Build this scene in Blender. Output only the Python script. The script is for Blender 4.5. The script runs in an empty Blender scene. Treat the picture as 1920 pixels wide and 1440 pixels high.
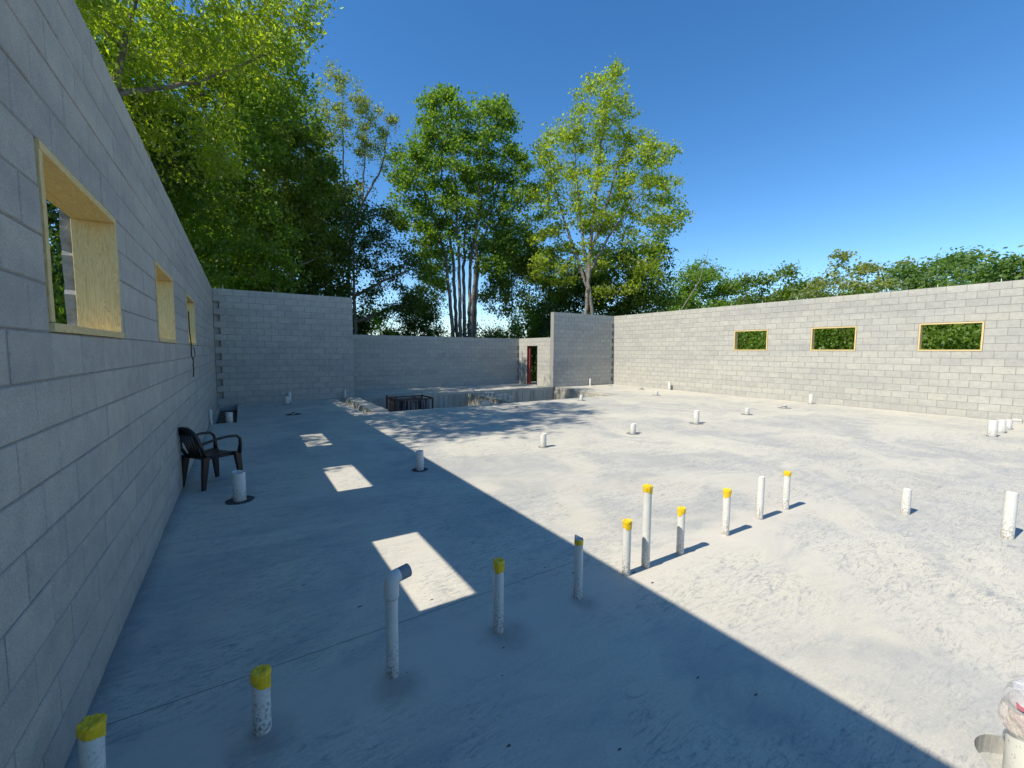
import bpy, math, random
import numpy as np
from mathutils import Vector, Matrix
R = math.radians
random.seed(7); rng = np.random.default_rng(11)
S = bpy.context.scene; C = S.collection

# ------------------------------------------------------------------ camera
CAM = np.array([0, 0, 1.7586]); YAW, PITCH, ROLL, FPX = R(32.765), R(4.482), R(.332), 787.9
fw = np.array([math.sin(YAW)*math.cos(PITCH), math.cos(YAW)*math.cos(PITCH), -math.sin(PITCH)])
rt0 = np.array([math.cos(YAW), -math.sin(YAW), 0]); up0 = np.cross(rt0, fw)
rt = rt0*math.cos(ROLL)+up0*math.sin(ROLL); up = -rt0*math.sin(ROLL)+up0*math.cos(ROLL)
cd = bpy.data.cameras.new('camera'); cam = bpy.data.objects.new('camera', cd); C.objects.link(cam)
cam.matrix_world = Matrix(((rt[0], up[0], -fw[0], 0), (rt[1], up[1], -fw[1], 0), (rt[2], up[2], -fw[2], CAM[2]), (0, 0, 0, 1)))
cd.sensor_width = 36; cd.lens = FPX/1920*36; cd.clip_start = .02; cd.clip_end = 2000
S.camera = cam
# ------------------------------------------------------------------ sky and sun
SX, SY = .872, -.024                       # shadow offset per metre of height
EL = math.atan(1/math.hypot(SX, SY)); AZ = math.atan2(-SX, -SY)   # compass bearing of the sun, from +Y towards +X
W = bpy.data.worlds.new('World'); S.world = W; W.use_nodes = True
nt = W.node_tree; bg = nt.nodes['Background']
sky = nt.nodes.new('ShaderNodeTexSky'); sky.sky_type = 'NISHITA'; sky.sun_disc = False
sky.sun_elevation = EL; sky.sun_rotation = AZ % (2*math.pi); sky.altitude = 300
sky.air_density = .9; sky.dust_density = 0; sky.ozone_density = 2.4
hs = nt.nodes.new('ShaderNodeHueSaturation'); hs.inputs['Saturation'].default_value = 1.27
nt.links.new(sky.outputs[0], hs.inputs['Color']); nt.links.new(hs.outputs[0], bg.inputs[0]); bg.inputs[1].default_value = .15
sd = bpy.data.lights.new('sun', 'SUN'); sd.energy = 4.7; sd.angle = R(.53); sd.color = (1, .935, .81)
so = bpy.data.objects.new('sun', sd); C.objects.link(so)
so.rotation_euler = Vector((SX, SY, -1)).to_track_quat('-Z', 'Y').to_euler(); so.location = (-20, 0, 25)
S.view_settings.view_transform = 'Standard'; S.view_settings.look = 'None'
S.view_settings.exposure = .47; S.view_settings.gamma = 1; S.view_settings.use_curve_mapping = False
S.render.engine = 'CYCLES'
S.cycles.max_bounces = 7; S.cycles.diffuse_bounces = 4; S.cycles.transparent_max_bounces = 8
S.cycles.use_adaptive_sampling = True

# ------------------------------------------------------------------ helpers
class MB:
    def __init__(s): s.v = []; s.f = []; s.m = []
    def add(s, vs, fs, mi=0):
        o = len(s.v); s.v += [tuple(map(float, v)) for v in vs]; s.f += [tuple(i+o for i in f) for f in fs]; s.m += [mi]*len(fs)
    def box(s, x0, x1, y0, y1, z0, z1, mi=0):
        s.add([(x, y, z) for z in (z0, z1) for y in (y0, y1) for x in (x0, x1)],
              [(0, 2, 3, 1), (4, 5, 7, 6), (0, 1, 5, 4), (2, 6, 7, 3), (0, 4, 6, 2), (1, 3, 7, 5)], mi)
    def bar(s, a, b, w, h, mi=0):
        a = Vector(a); b = Vector(b); d = (b-a).normalized(); u = d.cross(Vector((0, 0, 1)))
        u = Vector((1, 0, 0)) if u.length < 1e-3 else u.normalized(); n = u.cross(d)
        q = [p+u*sx*w/2+n*sz*h/2 for p in (a, b) for sx, sz in ((-1, -1), (1, -1), (1, 1), (-1, 1))]
        s.add(q, [(0, 1, 2, 3), (7, 6, 5, 4), (0, 4, 5, 1), (1, 5, 6, 2), (2, 6, 7, 3), (3, 7, 4, 0)], mi)
    def tube(s, pts, rs, n=10, cap=True, mi=0, squash=None):
        pts = [Vector(p) for p in pts]; rs = rs if hasattr(rs, '__len__') else [rs]*len(pts)
        vs = []; ref = None
        for i, p in enumerate(pts):
            d = (pts[min(i+1, len(pts)-1)]-pts[max(i-1, 0)]).normalized()
            if ref is None:
                ref = Vector((1, 0, 0)) if abs(d.x) < .9 else Vector((0, 1, 0))
            a = (ref-d*ref.dot(d)).normalized(); b = d.cross(a); ref = a
            for k in range(n):
                t = 2*math.pi*k/n; q = a*math.cos(t)+b*math.sin(t)*(squash or 1); vs.append(p+q*rs[i])
        fs = [(i*n+k, i*n+(k+1) % n, (i+1)*n+(k+1) % n, (i+1)*n+k) for i in range(len(pts)-1) for k in range(n)]
        if cap: fs += [tuple(range(n-1, -1, -1)), tuple((len(pts)-1)*n+k for k in range(n))]
        s.add(vs, fs, mi)
    def mesh(s, name, mats, smooth=False):
        me = bpy.data.meshes.new(name); me.from_pydata(s.v, [], s.f)
        for m in (mats if isinstance(mats, (list, tuple)) else [mats]): me.materials.append(m)
        if any(s.m): me.polygons.foreach_set('material_index', s.m)
        if smooth: me.polygons.foreach_set('use_smooth', [True]*len(s.f))
        me.update(); return me
    def build(s, name, mats, parent=None, smooth=False): return link(name, s.mesh(name, mats, smooth), parent)
def link(name, me, parent=None, loc=None):
    o = bpy.data.objects.new(name, me); C.objects.link(o)
    if parent: o.parent = parent
    if loc is not None: o.location = loc
    return o
def tag(o, label=None, cat=None, group=None, kind=None):
    if label: o['label'] = label
    if cat: o['category'] = cat
    if group: o['group'] = group
    if kind: o['kind'] = kind
    return o
def empty(name, loc=(0, 0, 0), rz=0, label=None, cat=None, group=None):
    o = link(name, None, None, loc); o.rotation_euler = (0, 0, rz); o.empty_display_size = .1
    return tag(o, label, cat, group)
def sm(o): o.data.polygons.foreach_set('use_smooth', [True]*len(o.data.polygons)); return o

# ------------------------------------------------------------------ materials
def newmat(name, rough=.8, spec=.3):
    m = bpy.data.materials.new(name); m.use_nodes = True; b = m.node_tree.nodes['Principled BSDF']
    b.inputs['Roughness'].default_value = rough; b.inputs['Specular IOR Level'].default_value = spec
    return m, m.node_tree, b
class N:
    def __init__(s, nt): s.nt = nt
    def n(s, t, **k):
        n = s.nt.nodes.new('ShaderNode'+t)
        for a, v in k.items(): setattr(n, a, v)
        return n
    def lk(s, a, b): s.nt.links.new(a, b)
    def coord(s, which='Object', scale=(1, 1, 1), rot=(0, 0, 0)):
        if which == 'Position': c = s.n('NewGeometry').outputs['Position']
        else: c = s.n('TexCoord').outputs[which]
        m = s.n('Mapping'); m.inputs['Scale'].default_value = scale; m.inputs['Rotation'].default_value = rot; s.lk(c, m.inputs[0]); return m.outputs[0]
    def noise(s, co, sc, det=4, rough=.6, dist=0):
        n = s.n('TexNoise'); n.inputs['Scale'].default_value = sc; n.inputs['Detail'].default_value = det
        n.inputs['Roughness'].default_value = rough; n.inputs['Distortion'].default_value = dist; s.lk(co, n.inputs['Vector']); return n.outputs['Fac']
    def mr(s, v, a, b, c=0, d=1):
        n = s.n('MapRange'); n.inputs[1].default_value = a; n.inputs[2].default_value = b; n.inputs[3].default_value = c; n.inputs[4].default_value = d
        s.lk(v, n.inputs[0]); return n.outputs[0]
    def math(s, op, a, b=None):
        n = s.n('Math', operation=op)
        for i, x in enumerate((a, b)):
            if x is None: continue
            if isinstance(x, (int, float)): n.inputs[i].default_value = x
            else: s.lk(x, n.inputs[i])
        return n.outputs[0]
    def mix(s, f, a, b, mode='MIX'):
        n = s.n('Mix', data_type='RGBA', blend_type=mode)
        for i, x in ((0, f), (6, a), (7, b)):
            if isinstance(x, (int, float)): n.inputs[i].default_value = x
            elif isinstance(x, tuple): n.inputs[i].default_value = (*x, 1)
            else: s.lk(x, n.inputs[i])
        return n.outputs[2]
    def bump(s, h, st, d=.01):
        n = s.n('Bump'); n.inputs['Strength'].default_value = st; n.inputs['Distance'].default_value = d; s.lk(h, n.inputs['Height']); return n.outputs[0]

def mat_block(name, lo, hi, warm):
    m, t, b = newmat(name, .95, .1); g = N(t); P = g.coord('Position')
    oi = g.n('ObjectInfo').outputs['Random']; isl = g.n('NewGeometry').outputs['Random Per Island']
    r = g.math('FRACT', g.math('ADD', oi, isl))
    c = g.mix(r, lo, hi)
    r2 = g.math('FRACT', g.math('MULTIPLY', r, 7.31))
    c = g.mix(g.mr(r2, .6, 1, 0, .55), c, warm)
    band = g.noise(g.coord('Position', (.22, .22, 2.6)), 1.0, 2)
    c = g.mix(1.0, c, g.mix(g.mr(band, .35, .65), (.90, .905, .92), (1.05, 1.045, 1.03)), 'MULTIPLY')
    fine = g.noise(P, 160, 3, .7); med = g.noise(P, 9, 4)
    c = g.mix(1.0, c, g.mix(g.mr(fine, .3, .7), (.76, .76, .76), (1.2, 1.2, 1.2)), 'MULTIPLY')
    c = g.mix(1.0, c, g.mix(g.mr(med, .3, .7), (.90, .905, .92), (1.07, 1.065, 1.05)), 'MULTIPLY')
    sm_ = g.noise(g.coord('Position', (1, 1, 1.6)), 3.1, 5, .65, 1.2)           # mortar smears
    c = g.mix(g.mr(sm_, .60, .72, 0, .35), c, (.52, .515, .48))
    pv = g.n('TexVoronoi'); pv.inputs['Scale'].default_value = 75; g.lk(P, pv.inputs['Vector'])
    c = g.mix(g.mr(pv.outputs['Distance'], .10, .22, .55, 0), c, (.20, .20, .19))
    g.lk(c, b.inputs['Base Color'])
    g.lk(g.bump(g.math('ADD', fine, g.math('MULTIPLY', g.noise(P, 45, 3), .8)), .55, .004), b.inputs['Normal'])
    return m
M = {}
M['block'] = mat_block('grey_concrete_block', (.385, .373, .335), (.435, .423, .375), (.44, .422, .355))
def mat_simple(name, col, col2, sc=20, rough=.8, bump=.2, spec=.3, det=4, metal=0):
    m, t, b = newmat(name, rough, spec); g = N(t); P = g.coord('Position'); n = g.noise(P, sc, det)
    g.lk(g.mix(g.mr(n, .3, .7), col, col2), b.inputs['Base Color']); b.inputs['Metallic'].default_value = metal
    if bump: g.lk(g.bump(n, bump, .01), b.inputs['Normal'])
    return m
M['mortar'] = mat_simple('mortar', (.23, .226, .212), (.32, .312, .29), 30, .95, .5)
M['wood_cut'] = mat_simple('cut_edge', (.62, .50, .30), (.50, .38, .20), 60, .8, .1)
M['dirt'] = mat_simple('dirt', (.05, .042, .035), (.13, .11, .085), 14, 1, 1)
M['ring_in_shade'] = mat_simple('recess_ring_shaded', (.035, .035, .037), (.10, .095, .09), 60, 1, .5)  # flat ring painted dark for the shade in a recess round the pipe
M['ring_in_sun'] = mat_simple('recess_ring_sunlit', (.10, .098, .095), (.32, .31, .28), 26, 1, .5)  # lighter sunlit copy, recess shadow mixed into its colour
M['steel'] = mat_simple('rusty_steel', (.16, .07, .045), (.06, .035, .03), 20, .7, .3)
M['galv'] = mat_simple('galvanised', (.78, .78, .76), (.58, .58, .57), 40, .5, .1)
M['black'] = mat_simple('black_cable', (.02, .02, .022), (.035, .035, .035), 20, .5, 0)
M['red'] = mat_simple('red_door_jamb', (.24, .055, .04), (.17, .04, .035), 9, .5, .05)
M['chair'] = mat_simple('brown_black_plastic', (.007, .006, .0065), (.013, .010, .010), 12, .42, .05, .5)
M['foam'] = mat_simple('mortar_squeeze', (.33, .32, .30), (.22, .215, .20), 30, .9, .6)
M['tape'] = mat_simple('yellow_tape', (.85, .57, .012), (.66, .42, .014), 50, .4, .3, .5)
M['greyplastic'] = mat_simple('grey_plastic', (.20, .21, .23), (.27, .28, .30), 20, .6, 0)
def mat_pvc():
    m, t, b = newmat('white_pvc', .45, .45); g = N(t); P = g.coord('Position')
    z = g.n('SeparateXYZ'); g.lk(g.n('NewGeometry').outputs['Position'], z.inputs[0])
    sp = g.noise(P, 70, 3, .7); big = g.noise(P, 14, 4, .6)
    low = g.mr(z.outputs[2], .0, .30, .20, 0)
    f = g.mr(g.math('ADD', sp, low), .62, .80)
    c = g.mix(g.mr(big, .35, .75, 0, .5), (.64, .64, .60), (.54, .51, .45))
    c = g.mix(f, c, (.22, .20, .17))
    f2 = g.mr(g.math('ADD', big, g.mr(z.outputs[2], 0, .12, .16, -.1)), .62, .80, 0, .6)
    c = g.mix(f2, c, (.46, .43, .37)); g.lk(c, b.inputs['Base Color'])
    g.lk(g.mr(sp, .4, .7, .35, .8), b.inputs['Roughness']); return m
M['pvc'] = mat_pvc()
def mat_wood():
    m, t, b = newmat('yellow_lumber', .7, .25); g = N(t)
    co = g.coord('Object', (1, 1, 1))
    n1 = g.noise(g.coord('Object', (2.2, 9, 9)), 1.6, 3, .5, .6)
    gr = g.noise(g.coord('Object', (.9, 7, 7)), 3.0, 3, .5, 1.6); gf = g.noise(g.coord('Object', (3, 60, 60)), 3, 2)
    ringv = g.math('FRACT', g.math('MULTIPLY', gr, 9.0))
    c = g.mix(g.mr(ringv, .45, 1.0, 0, .9), (.68, .53, .25), (.46, .31, .12))
    c = g.mix(g.mr(gf, .4, .7, 0, .3), c, (.52, .38, .18))
    c = g.mix(g.mr(n1, .4, .75, 0, .5), c, (.60, .50, .26))
    kn = g.n('TexVoronoi'); kn.inputs['Scale'].default_value = 3.2; g.lk(g.coord('Object', (.6, 1, 1)), kn.inputs['Vector'])
    c = g.mix(g.mr(kn.outputs['Distance'], .03, .09, .85, 0), c, (.16, .09, .04))
    g.lk(c, b.inputs['Base Color']); g.lk(g.bump(ringv, .1, .002), b.inputs['Normal']); return m
M['wood'] = mat_wood()
def mat_slab(name='slab_concrete', plain=False):
    m, t, b = newmat(name, .75, .3); g = N(t); P = g.coord('Position')
    big = g.noise(P, .32, 4, .55, .4); mid = g.noise(P, 1.5, 5, .62, .8)
    area = g.noise(P, .75, 4, .55, .6)
    s1 = g.noise(g.coord('Position', (1, 3.0, 1), (0, 0, R(12))), 1.3, 8, .70, 1.6)
    s2 = g.noise(g.coord('Position', (1.5, 4.4, 1), (0, 0, R(-6))), 2.2, 9, .76, 3.2)
    s3 = g.noise(g.coord('Position', (9, 2.0, 1), (0, 0, R(24))), 3.4, 6, .72, 1.6)
    s4 = g.noise(g.coord('Position', (2.4, 13, 1), (0, 0, R(17))), 2.6, 6, .72, 2.2)
    fine = g.noise(P, 70, 3, .7)
    c = g.mix(g.mr(big, .38, .62), (.495, .46, .385), (.575, .535, .435))
    cl = g.noise(P, .55, 5, .6, 1.0)
    c = g.mix(g.mr(cl, .46, .57, 0, .85), c, (.365, .36, .335))
    c = g.mix(g.mr(mid, .40, .62, 0, .6), c, (.52, .495, .43))
    c = g.mix(g.math('MULTIPLY', g.mr(s1, .50, .64, 0, .7), g.mr(cl, .40, .55, .25, 1)), c, (.335, .343, .335))
    am = g.mr(area, .40, .53, .08, 1)
    c = g.mix(g.math('MULTIPLY', g.mr(s2, .53, .63, 0, .8), am), c, (.24, .252, .255))
    c = g.mix(g.math('MULTIPLY', g.mr(s2, .45, .36, 0, .3), am), c, (.66, .63, .53))
    c = g.mix(g.math('MULTIPLY', g.mr(s3, .56, .68, 0, .6), am), c, (.33, .335, .33))
    c = g.mix(g.math('MULTIPLY', g.mr(s4, .54, .62, 0, .8), am), c, (.265, .27, .262))
    c = g.mix(1.0, c, g.mix(g.mr(fine, .3, .7), (.9, .9, .9), (1.08, 1.08, 1.08)), 'MULTIPLY')
    if not plain:
        xyz = g.n('SeparateXYZ'); g.lk(g.n('NewGeometry').outputs['Position'], xyz.inputs[0])
        X, Y = xyz.outputs[0], xyz.outputs[1]
        def band(v, c0, w):
            return g.mr(g.math('ABSOLUTE', g.math('SUBTRACT', v, c0)), 0, w, 1, 0)
        dn = g.noise(P, 2.6, 5, .6, .5)
        d = g.math('MULTIPLY', band(Y, 2.18, .42), g.mr(X, 6.6, 5.0, 0, 1))
        d = g.mr(g.math('ADD', d, g.math('MULTIPLY', g.math('SUBTRACT', dn, .5), 1.6)), .3, .75, 0, .75)
        c = g.mix(d, c, (.53, .49, .42))
        tan = g.mr(g.math('ADD', g.mr(X, 9, 17, 0, .35), dn), .60, .85, 0, .5)
        c = g.mix(tan, c, (.52, .485, .39))
        st = None                                             # damp stains round pipe feet
        for (sx_, sy_, rr) in ((1.33, 2.09, .17), (.63, 2.06, .15), (.03, 2.09, .14), (1.97, 2.09, .11), (-.54, 2.1, .14)):
            q = g.math('SQRT', g.math('ADD', g.math('POWER', g.math('SUBTRACT', X, sx_), 2), g.math('POWER', g.math('SUBTRACT', Y, sy_), 2)))
            v = g.mr(q, rr*.25, rr*1.5, 1, 0)
            st = v if st is None else g.math('MAXIMUM', st, v)
        st = g.mr(g.math('ADD', st, g.math('MULTIPLY', g.math('SUBTRACT', g.noise(P, 9, 4, .6, .4), .5), .9)), .30, 1.0, 0, .7)
        c = g.mix(g.math('MULTIPLY', st, .75), c, (.23, .20, .18))
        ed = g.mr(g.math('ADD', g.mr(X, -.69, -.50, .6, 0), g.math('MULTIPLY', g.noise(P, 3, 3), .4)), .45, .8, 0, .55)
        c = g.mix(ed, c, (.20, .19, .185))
        crack = g.mr(g.noise(P, .8, 3), .48, .5)
    sp = g.n('TexVoronoi'); sp.inputs['Scale'].default_value = 2.2; g.lk(P, sp.inputs['Vector'])
    spm = g.math('MULTIPLY', g.mr(sp.outputs['Distance'], .012, .03, .6, 0), g.mr(g.noise(P, 6, 2), .5, .6))
    c = g.mix(spm, c, (.14, .13, .12))
    g.lk(c, b.inputs['Base Color'])
    g.lk(g.mr(s1, .35, .7, .55, .85), b.inputs['Roughness'])
    g.lk(g.bump(g.math('ADD', g.math('MULTIPLY', fine, .25), g.math('ADD', s2, s3)), .05, .002), b.inputs['Normal'])
    return m
M['slab'] = mat_slab()
def mat_pitwall():
    m, t, b = newmat('cast_concrete', .9, .2); g = N(t); P = g.coord('Position')
    st = g.noise(g.coord('Position', (5, 5, .5)), 1.2, 5, .65); n = g.noise(P, 8, 4)
    c = g.mix(g.mr(st, .4, .68), (.50, .47, .39), (.27, .25, .20)); c = g.mix(g.mr(n, .4, .8, 0, .5), c, (.38, .37, .33))
    g.lk(c, b.inputs['Base Color']); g.lk(g.bump(n, .3, .01), b.inputs['Normal']); return m
M['cast'] = mat_pitwall()
def mat_streak():
    m, t, b = newmat('stained_form_face', .8, .3); g = N(t)
    st = g.noise(g.coord('Position', (9, 9, .6)), 1.5, 4, .6)
    g.lk(g.mix(g.mr(st, .46, .66), (.035, .032, .034), (.30, .28, .27)), b.inputs['Base Color']); return m
M['streak'] = mat_streak()
def mat_bag():
    m, t, b = newmat('clear_film', .12, .6); g = N(t); P = g.coord('Position'); n = g.noise(P, 22, 3, .6, 1)
    g.lk(g.mix(g.mr(n, .45, .6), (.72, .62, .55), (.50, .42, .40)), b.inputs['Base Color'])
    g.lk(g.mr(n, .4, .6, .45, .9), b.inputs['Alpha']); g.lk(g.bump(n, .8, .02), b.inputs['Normal']); return m
M['bag'] = mat_bag()
M['film'] = mat_simple('grey_clear_film', (.42, .42, .44), (.75, .75, .76), 26, .12, .9, .7); M['film'].node_tree.nodes['Principled BSDF'].inputs['Alpha'].default_value = .62
M['pink'] = mat_simple('pink_tape', (.62, .10, .17), (.72, .28, .3), 25, .3, .2, .5)
def mat_spatter():
    m, t, b = newmat('spattered_white_pipe', .5, .4); g = N(t)
    n = g.noise(g.coord('Position', (1, 1, .6), (R(25), 0, 0)), 75, 3, .6)
    g.lk(g.mix(g.mr(n, .60, .68), (.66, .66, .60), (.27, .25, .21)), b.inputs['Base Color']); return m
M['spatter'] = mat_spatter()
def mat_ground():
    m, t, b = newmat('grass_and_soil', 1, .1); g = N(t); P = g.coord('Position')
    n = g.noise(P, .35, 5); f = g.noise(P, 9, 4, .7)
    c = g.mix(g.mr(n, .4, .62), (.055, .085, .022), (.10, .085, .055)); c = g.mix(g.mr(f, .35, .7), c, (.045, .065, .018))
    g.lk(c, b.inputs['Base Color']); g.lk(g.bump(f, .8, .05), b.inputs['Normal']); return m
M['ground'] = mat_ground()
def mat_leaf(name, a, bcol, tr=.45, sat=1):
    m = bpy.data.materials.new(name); m.use_nodes = True; t = m.node_tree; g = N(t); t.nodes.clear()
    out = g.n('OutputMaterial'); geo = g.n('NewGeometry')
    big = g.noise(g.coord('Position'), .55, 3)
    r = g.math('ADD', g.math('MULTIPLY', geo.outputs['Random Per Island'], .75), g.mr(big, .3, .7, -.12, .37))
    c = g.mix(r, a, bcol)
    d = g.n('BsdfDiffuse'); tl = g.n('BsdfTranslucent'); gl = g.n('BsdfGlossy'); gl.inputs['Roughness'].default_value = .55
    g.lk(c, d.inputs['Color']); g.lk(g.mix(1.0, c, (1.6, 1.75, .5), 'MULTIPLY'), tl.inputs['Color']); gl.inputs['Color'].default_value = (.8, .85, .8, 1)
    m1 = g.n('MixShader'); m1.inputs[0].default_value = tr; g.lk(d.outputs[0], m1.inputs[1]); g.lk(tl.outputs[0], m1.inputs[2])
    m2 = g.n('MixShader'); m2.inputs[0].default_value = .03; g.lk(m1.outputs[0], m2.inputs[1]); g.lk(gl.outputs[0], m2.inputs[2])
    g.lk(m2.outputs[0], out.inputs[0]); return m
M['leaf_yellow'] = mat_leaf('leaf_yellow_green', (.19, .25, .025), (.37, .42, .055), .64)
M['leaf_mid'] = mat_leaf('leaf_mid_green', (.08, .14, .018), (.19, .255, .034), .52)
M['leaf_fresh'] = mat_leaf('leaf_fresh_green', (.09, .175, .018), (.20, .29, .036), .52)
M['leaf_dark'] = mat_leaf('leaf_dark_green', (.035, .075, .012), (.09, .145, .024), .42)
M['leaf_pale'] = mat_leaf('leaf_pale_green', (.17, .21, .05), (.31, .33, .10), .5)
M['leaf_blue'] = mat_leaf('leaf_blue_green', (.085, .16, .04), (.18, .27, .075), .48)
M['bark'] = mat_simple('grey_brown_bark', (.10, .085, .07), (.22, .20, .17), 9, .95, .8)
M['barkpale'] = mat_simple('pale_bark', (.13, .115, .095), (.26, .24, .205), 9, .95, .6)

# ------------------------------------------------------------------ ground and slab
HX, RX, YB, YF = -.69, 16.91, 16.18, 19.2        # room faces: left wall, right wall, wing walls, far wall
T = .25; CO = .2032; BL = .4064
g_ = MB(); g_.add([(-600, -600, -1.9), (600, -600, -1.9), (600, 600, -1.9), (-600, 600, -1.9)], [(0, 1, 2, 3)])
tag(g_.build('ground', M['ground']), 'dark green and brown ground sloping away outside the walls', kind='structure')
PIT = (3.55, 12.97, 11.97, 16.3); SLOT = (2.83, 3.06, 12.15, 16.12); TR = (-.62, -.15, 12.05, 16.15); HOLE = (2.76, .20, .155)
def slab():
    b = MB(); xs = sorted({-1.05, 17.3, 2.3, PIT[0], PIT[1], SLOT[0], SLOT[1], TR[0], TR[1], 2.5, 3.02})
    ys = sorted({-7, 19.7, PIT[2], PIT[3], SLOT[2], SLOT[3], TR[2], TR[3], 2.568, 2.572, -.06, .46})
    def inside(x, y, q): return q[0] < x < q[1] and q[2] < y < q[3]
    for i in range(len(xs)-1):
        for j in range(len(ys)-1):
            x0, x1, y0, y1 = xs[i], xs[i+1], ys[j], ys[j+1]; x, y = (x0+x1)/2, (y0+y1)/2
            if any(inside(x, y, q) for q in (PIT, SLOT, TR)): continue
            if 2.568 < y < 2.572 and x < 2.4: z = -.012; b.add([(x0, y0, z), (x1, y0, z), (x1, y1, z), (x0, y1, z)], [(0, 1, 2, 3)]); continue
            if 2.5 < x < 3.02 and -.06 < y < .46: continue
            b.add([(x0, y0, 0), (x1, y0, 0), (x1, y1, 0), (x0, y1, 0)], [(0, 1, 2, 3)])
    x0, x1, y0, y1 = 2.5, 3.02, -.06, .46                               # the square with the round hole
    n = 32; cx, cy, r = HOLE; v = []
    for k in range(n):
        a = 2*math.pi*(k+.5)/n; c, s_ = math.cos(a), math.sin(a); v.append((cx+r*c, cy+r*s_, 0))
        m_ = min(((x1-cx) if c > 0 else (cx-x0))/abs(c), ((y1-cy) if s_ > 0 else (cy-y0))/abs(s_)); v.append((cx+m_*c, cy+m_*s_, 0))
    v += [(x0, y0, 0), (x1, y0, 0), (x1, y1, 0), (x0, y1, 0)]
    f = [(2*k, 2*k+1, (2*k+3) % (2*n), (2*k+2) % (2*n)) for k in range(n)]; q = n//8
    f += [(2*(q-1)+1, 2*n+2, 2*q+1), (2*(3*q-1)+1, 2*n+3, 2*(3*q)+1), (2*(5*q-1)+1, 2*n, 2*(5*q)+1), (2*(7*q-1)+1, 2*n+1, 2*(7*q)+1)]
    b.add(v, f)
    v = [(cx+r*math.cos(2*math.pi*(k+.5)/n), cy+r*math.sin(2*math.pi*(k+.5)/n), z) for z in (0, -.09) for k in range(n)]
    b.add(v, [(k, n+k, n+(k+1) % n, (k+1) % n) for k in range(n)]+[tuple(range(n, 2*n))])
    x0, x1, y0, y1 = -1.05, 17.3, -7, 19.7                              # outer edge of the slab
    b.add([(x0, y0, 0), (x1, y0, 0), (x1, y1, 0), (x0, y1, 0), (x0, y0, -1.9), (x1, y0, -1.9), (x1, y1, -1.9), (x0, y1, -1.9)],
          [(0, 4, 5, 1), (1, 5, 6, 2), (2, 6, 7, 3), (3, 7, 4, 0)])
    for q, d in ((SLOT, -.17), (TR, -.28)):
        x0, x1, y0, y1 = q
        b.add([(x0, y0, 0), (x1, y0, 0), (x1, y1, 0), (x0, y1, 0), (x0, y0, d), (x1, y0, d), (x1, y1, d), (x0, y1, d)],
              [(0, 1, 5, 4), (1, 2, 6, 5), (2, 3, 7, 6), (3, 0, 4, 7)])
    return b
tag(slab().build('floor', M['slab']), 'pale grey trowelled concrete floor slab of the unfinished building', kind='structure')
b = MB(); b.box(SLOT[0], SLOT[1], SLOT[2], SLOT[3], -.18, -.172); tag(b.build('slot_floor', M['slab']), kind='structure')
b = MB(); nx, ny = 8, 40; vs = []
for j in range(ny+1):
    for i in range(nx+1): vs.append((TR[0]+(TR[1]-TR[0])*i/nx, TR[2]+(TR[3]-TR[2])*j/ny, -.20+.035*random.random()))
b.add(vs, [(j*(nx+1)+i, j*(nx+1)+i+1, (j+1)*(nx+1)+i+1, (j+1)*(nx+1)+i) for j in range(ny) for i in range(nx)])
tag(b.build('trench_soil', M['dirt']), kind='structure')
# pit: floor, panels cast against forms
PD = -1.45
b = MB(); b.box(PIT[0]-.2, PIT[1]+.2, PIT[2]-.2, PIT[3]+.2, PD-.1, PD); tag(b.build('pit_floor', M['cast']), kind='structure')
pit = empty('pit_wall'); pit['kind'] = 'structure'; pit['label'] = 'cast concrete walls of the open pit in the slab'
def panels(p0, p1, nrm, step=.61, z1=-.001, cap=True):
    p0 = Vector(p0); p1 = Vector(p1); d = (p1-p0); L = d.length; d.normalize(); n = max(1, round(L/step)); w = L/n
    for i in range(n):
        b = MB(); a = p0+d*(i*w+.004); c = p0+d*((i+1)*w-.004); o = Vector(nrm)*random.uniform(-.006, .004)
        q = [a+o, c+o, c+o-Vector(nrm)*.18, a+o-Vector(nrm)*.18]
        z0 = PD; zt = z1-(.09 if cap else 0)
        v = [(p.x, p.y, z) for z in (z0, zt) for p in q]
        b.add(v, [(0, 1, 5, 4), (1, 2, 6, 5), (2, 3, 7, 6), (3, 0, 4, 7), (4, 5, 6, 7)])
        b.build('wall_panel', M['cast'], pit)
    if cap:
        b = MB(); q = [p0+Vector(nrm)*.012, p1+Vector(nrm)*.012, p1-Vector(nrm)*.18, p0-Vector(nrm)*.18]
        v = [(p.x, p.y, z) for z in (z1-.094, z1-.004) for p in q]
        b.add(v, [(0, 1, 5, 4), (1, 2, 6, 5), (2, 3, 7, 6), (3, 0, 4, 7)]); b.build('slab_edge', M['slab'], pit)
panels((PIT[0]+.006, PIT[3], 0), (PIT[1]-.006, PIT[3], 0), (0, -1, 0))
panels((PIT[1], PIT[2]+.006, 0), (PIT[1], PIT[3]-.006, 0), (-1, 0, 0))
panels((PIT[0], PIT[2]+.006, 0), (PIT[0], PIT[3]-.006, 0), (1, 0, 0))
panels((PIT[0]+.006, PIT[2], 0), (PIT[1]-.006, PIT[2], 0), (0, 1, 0))
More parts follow.
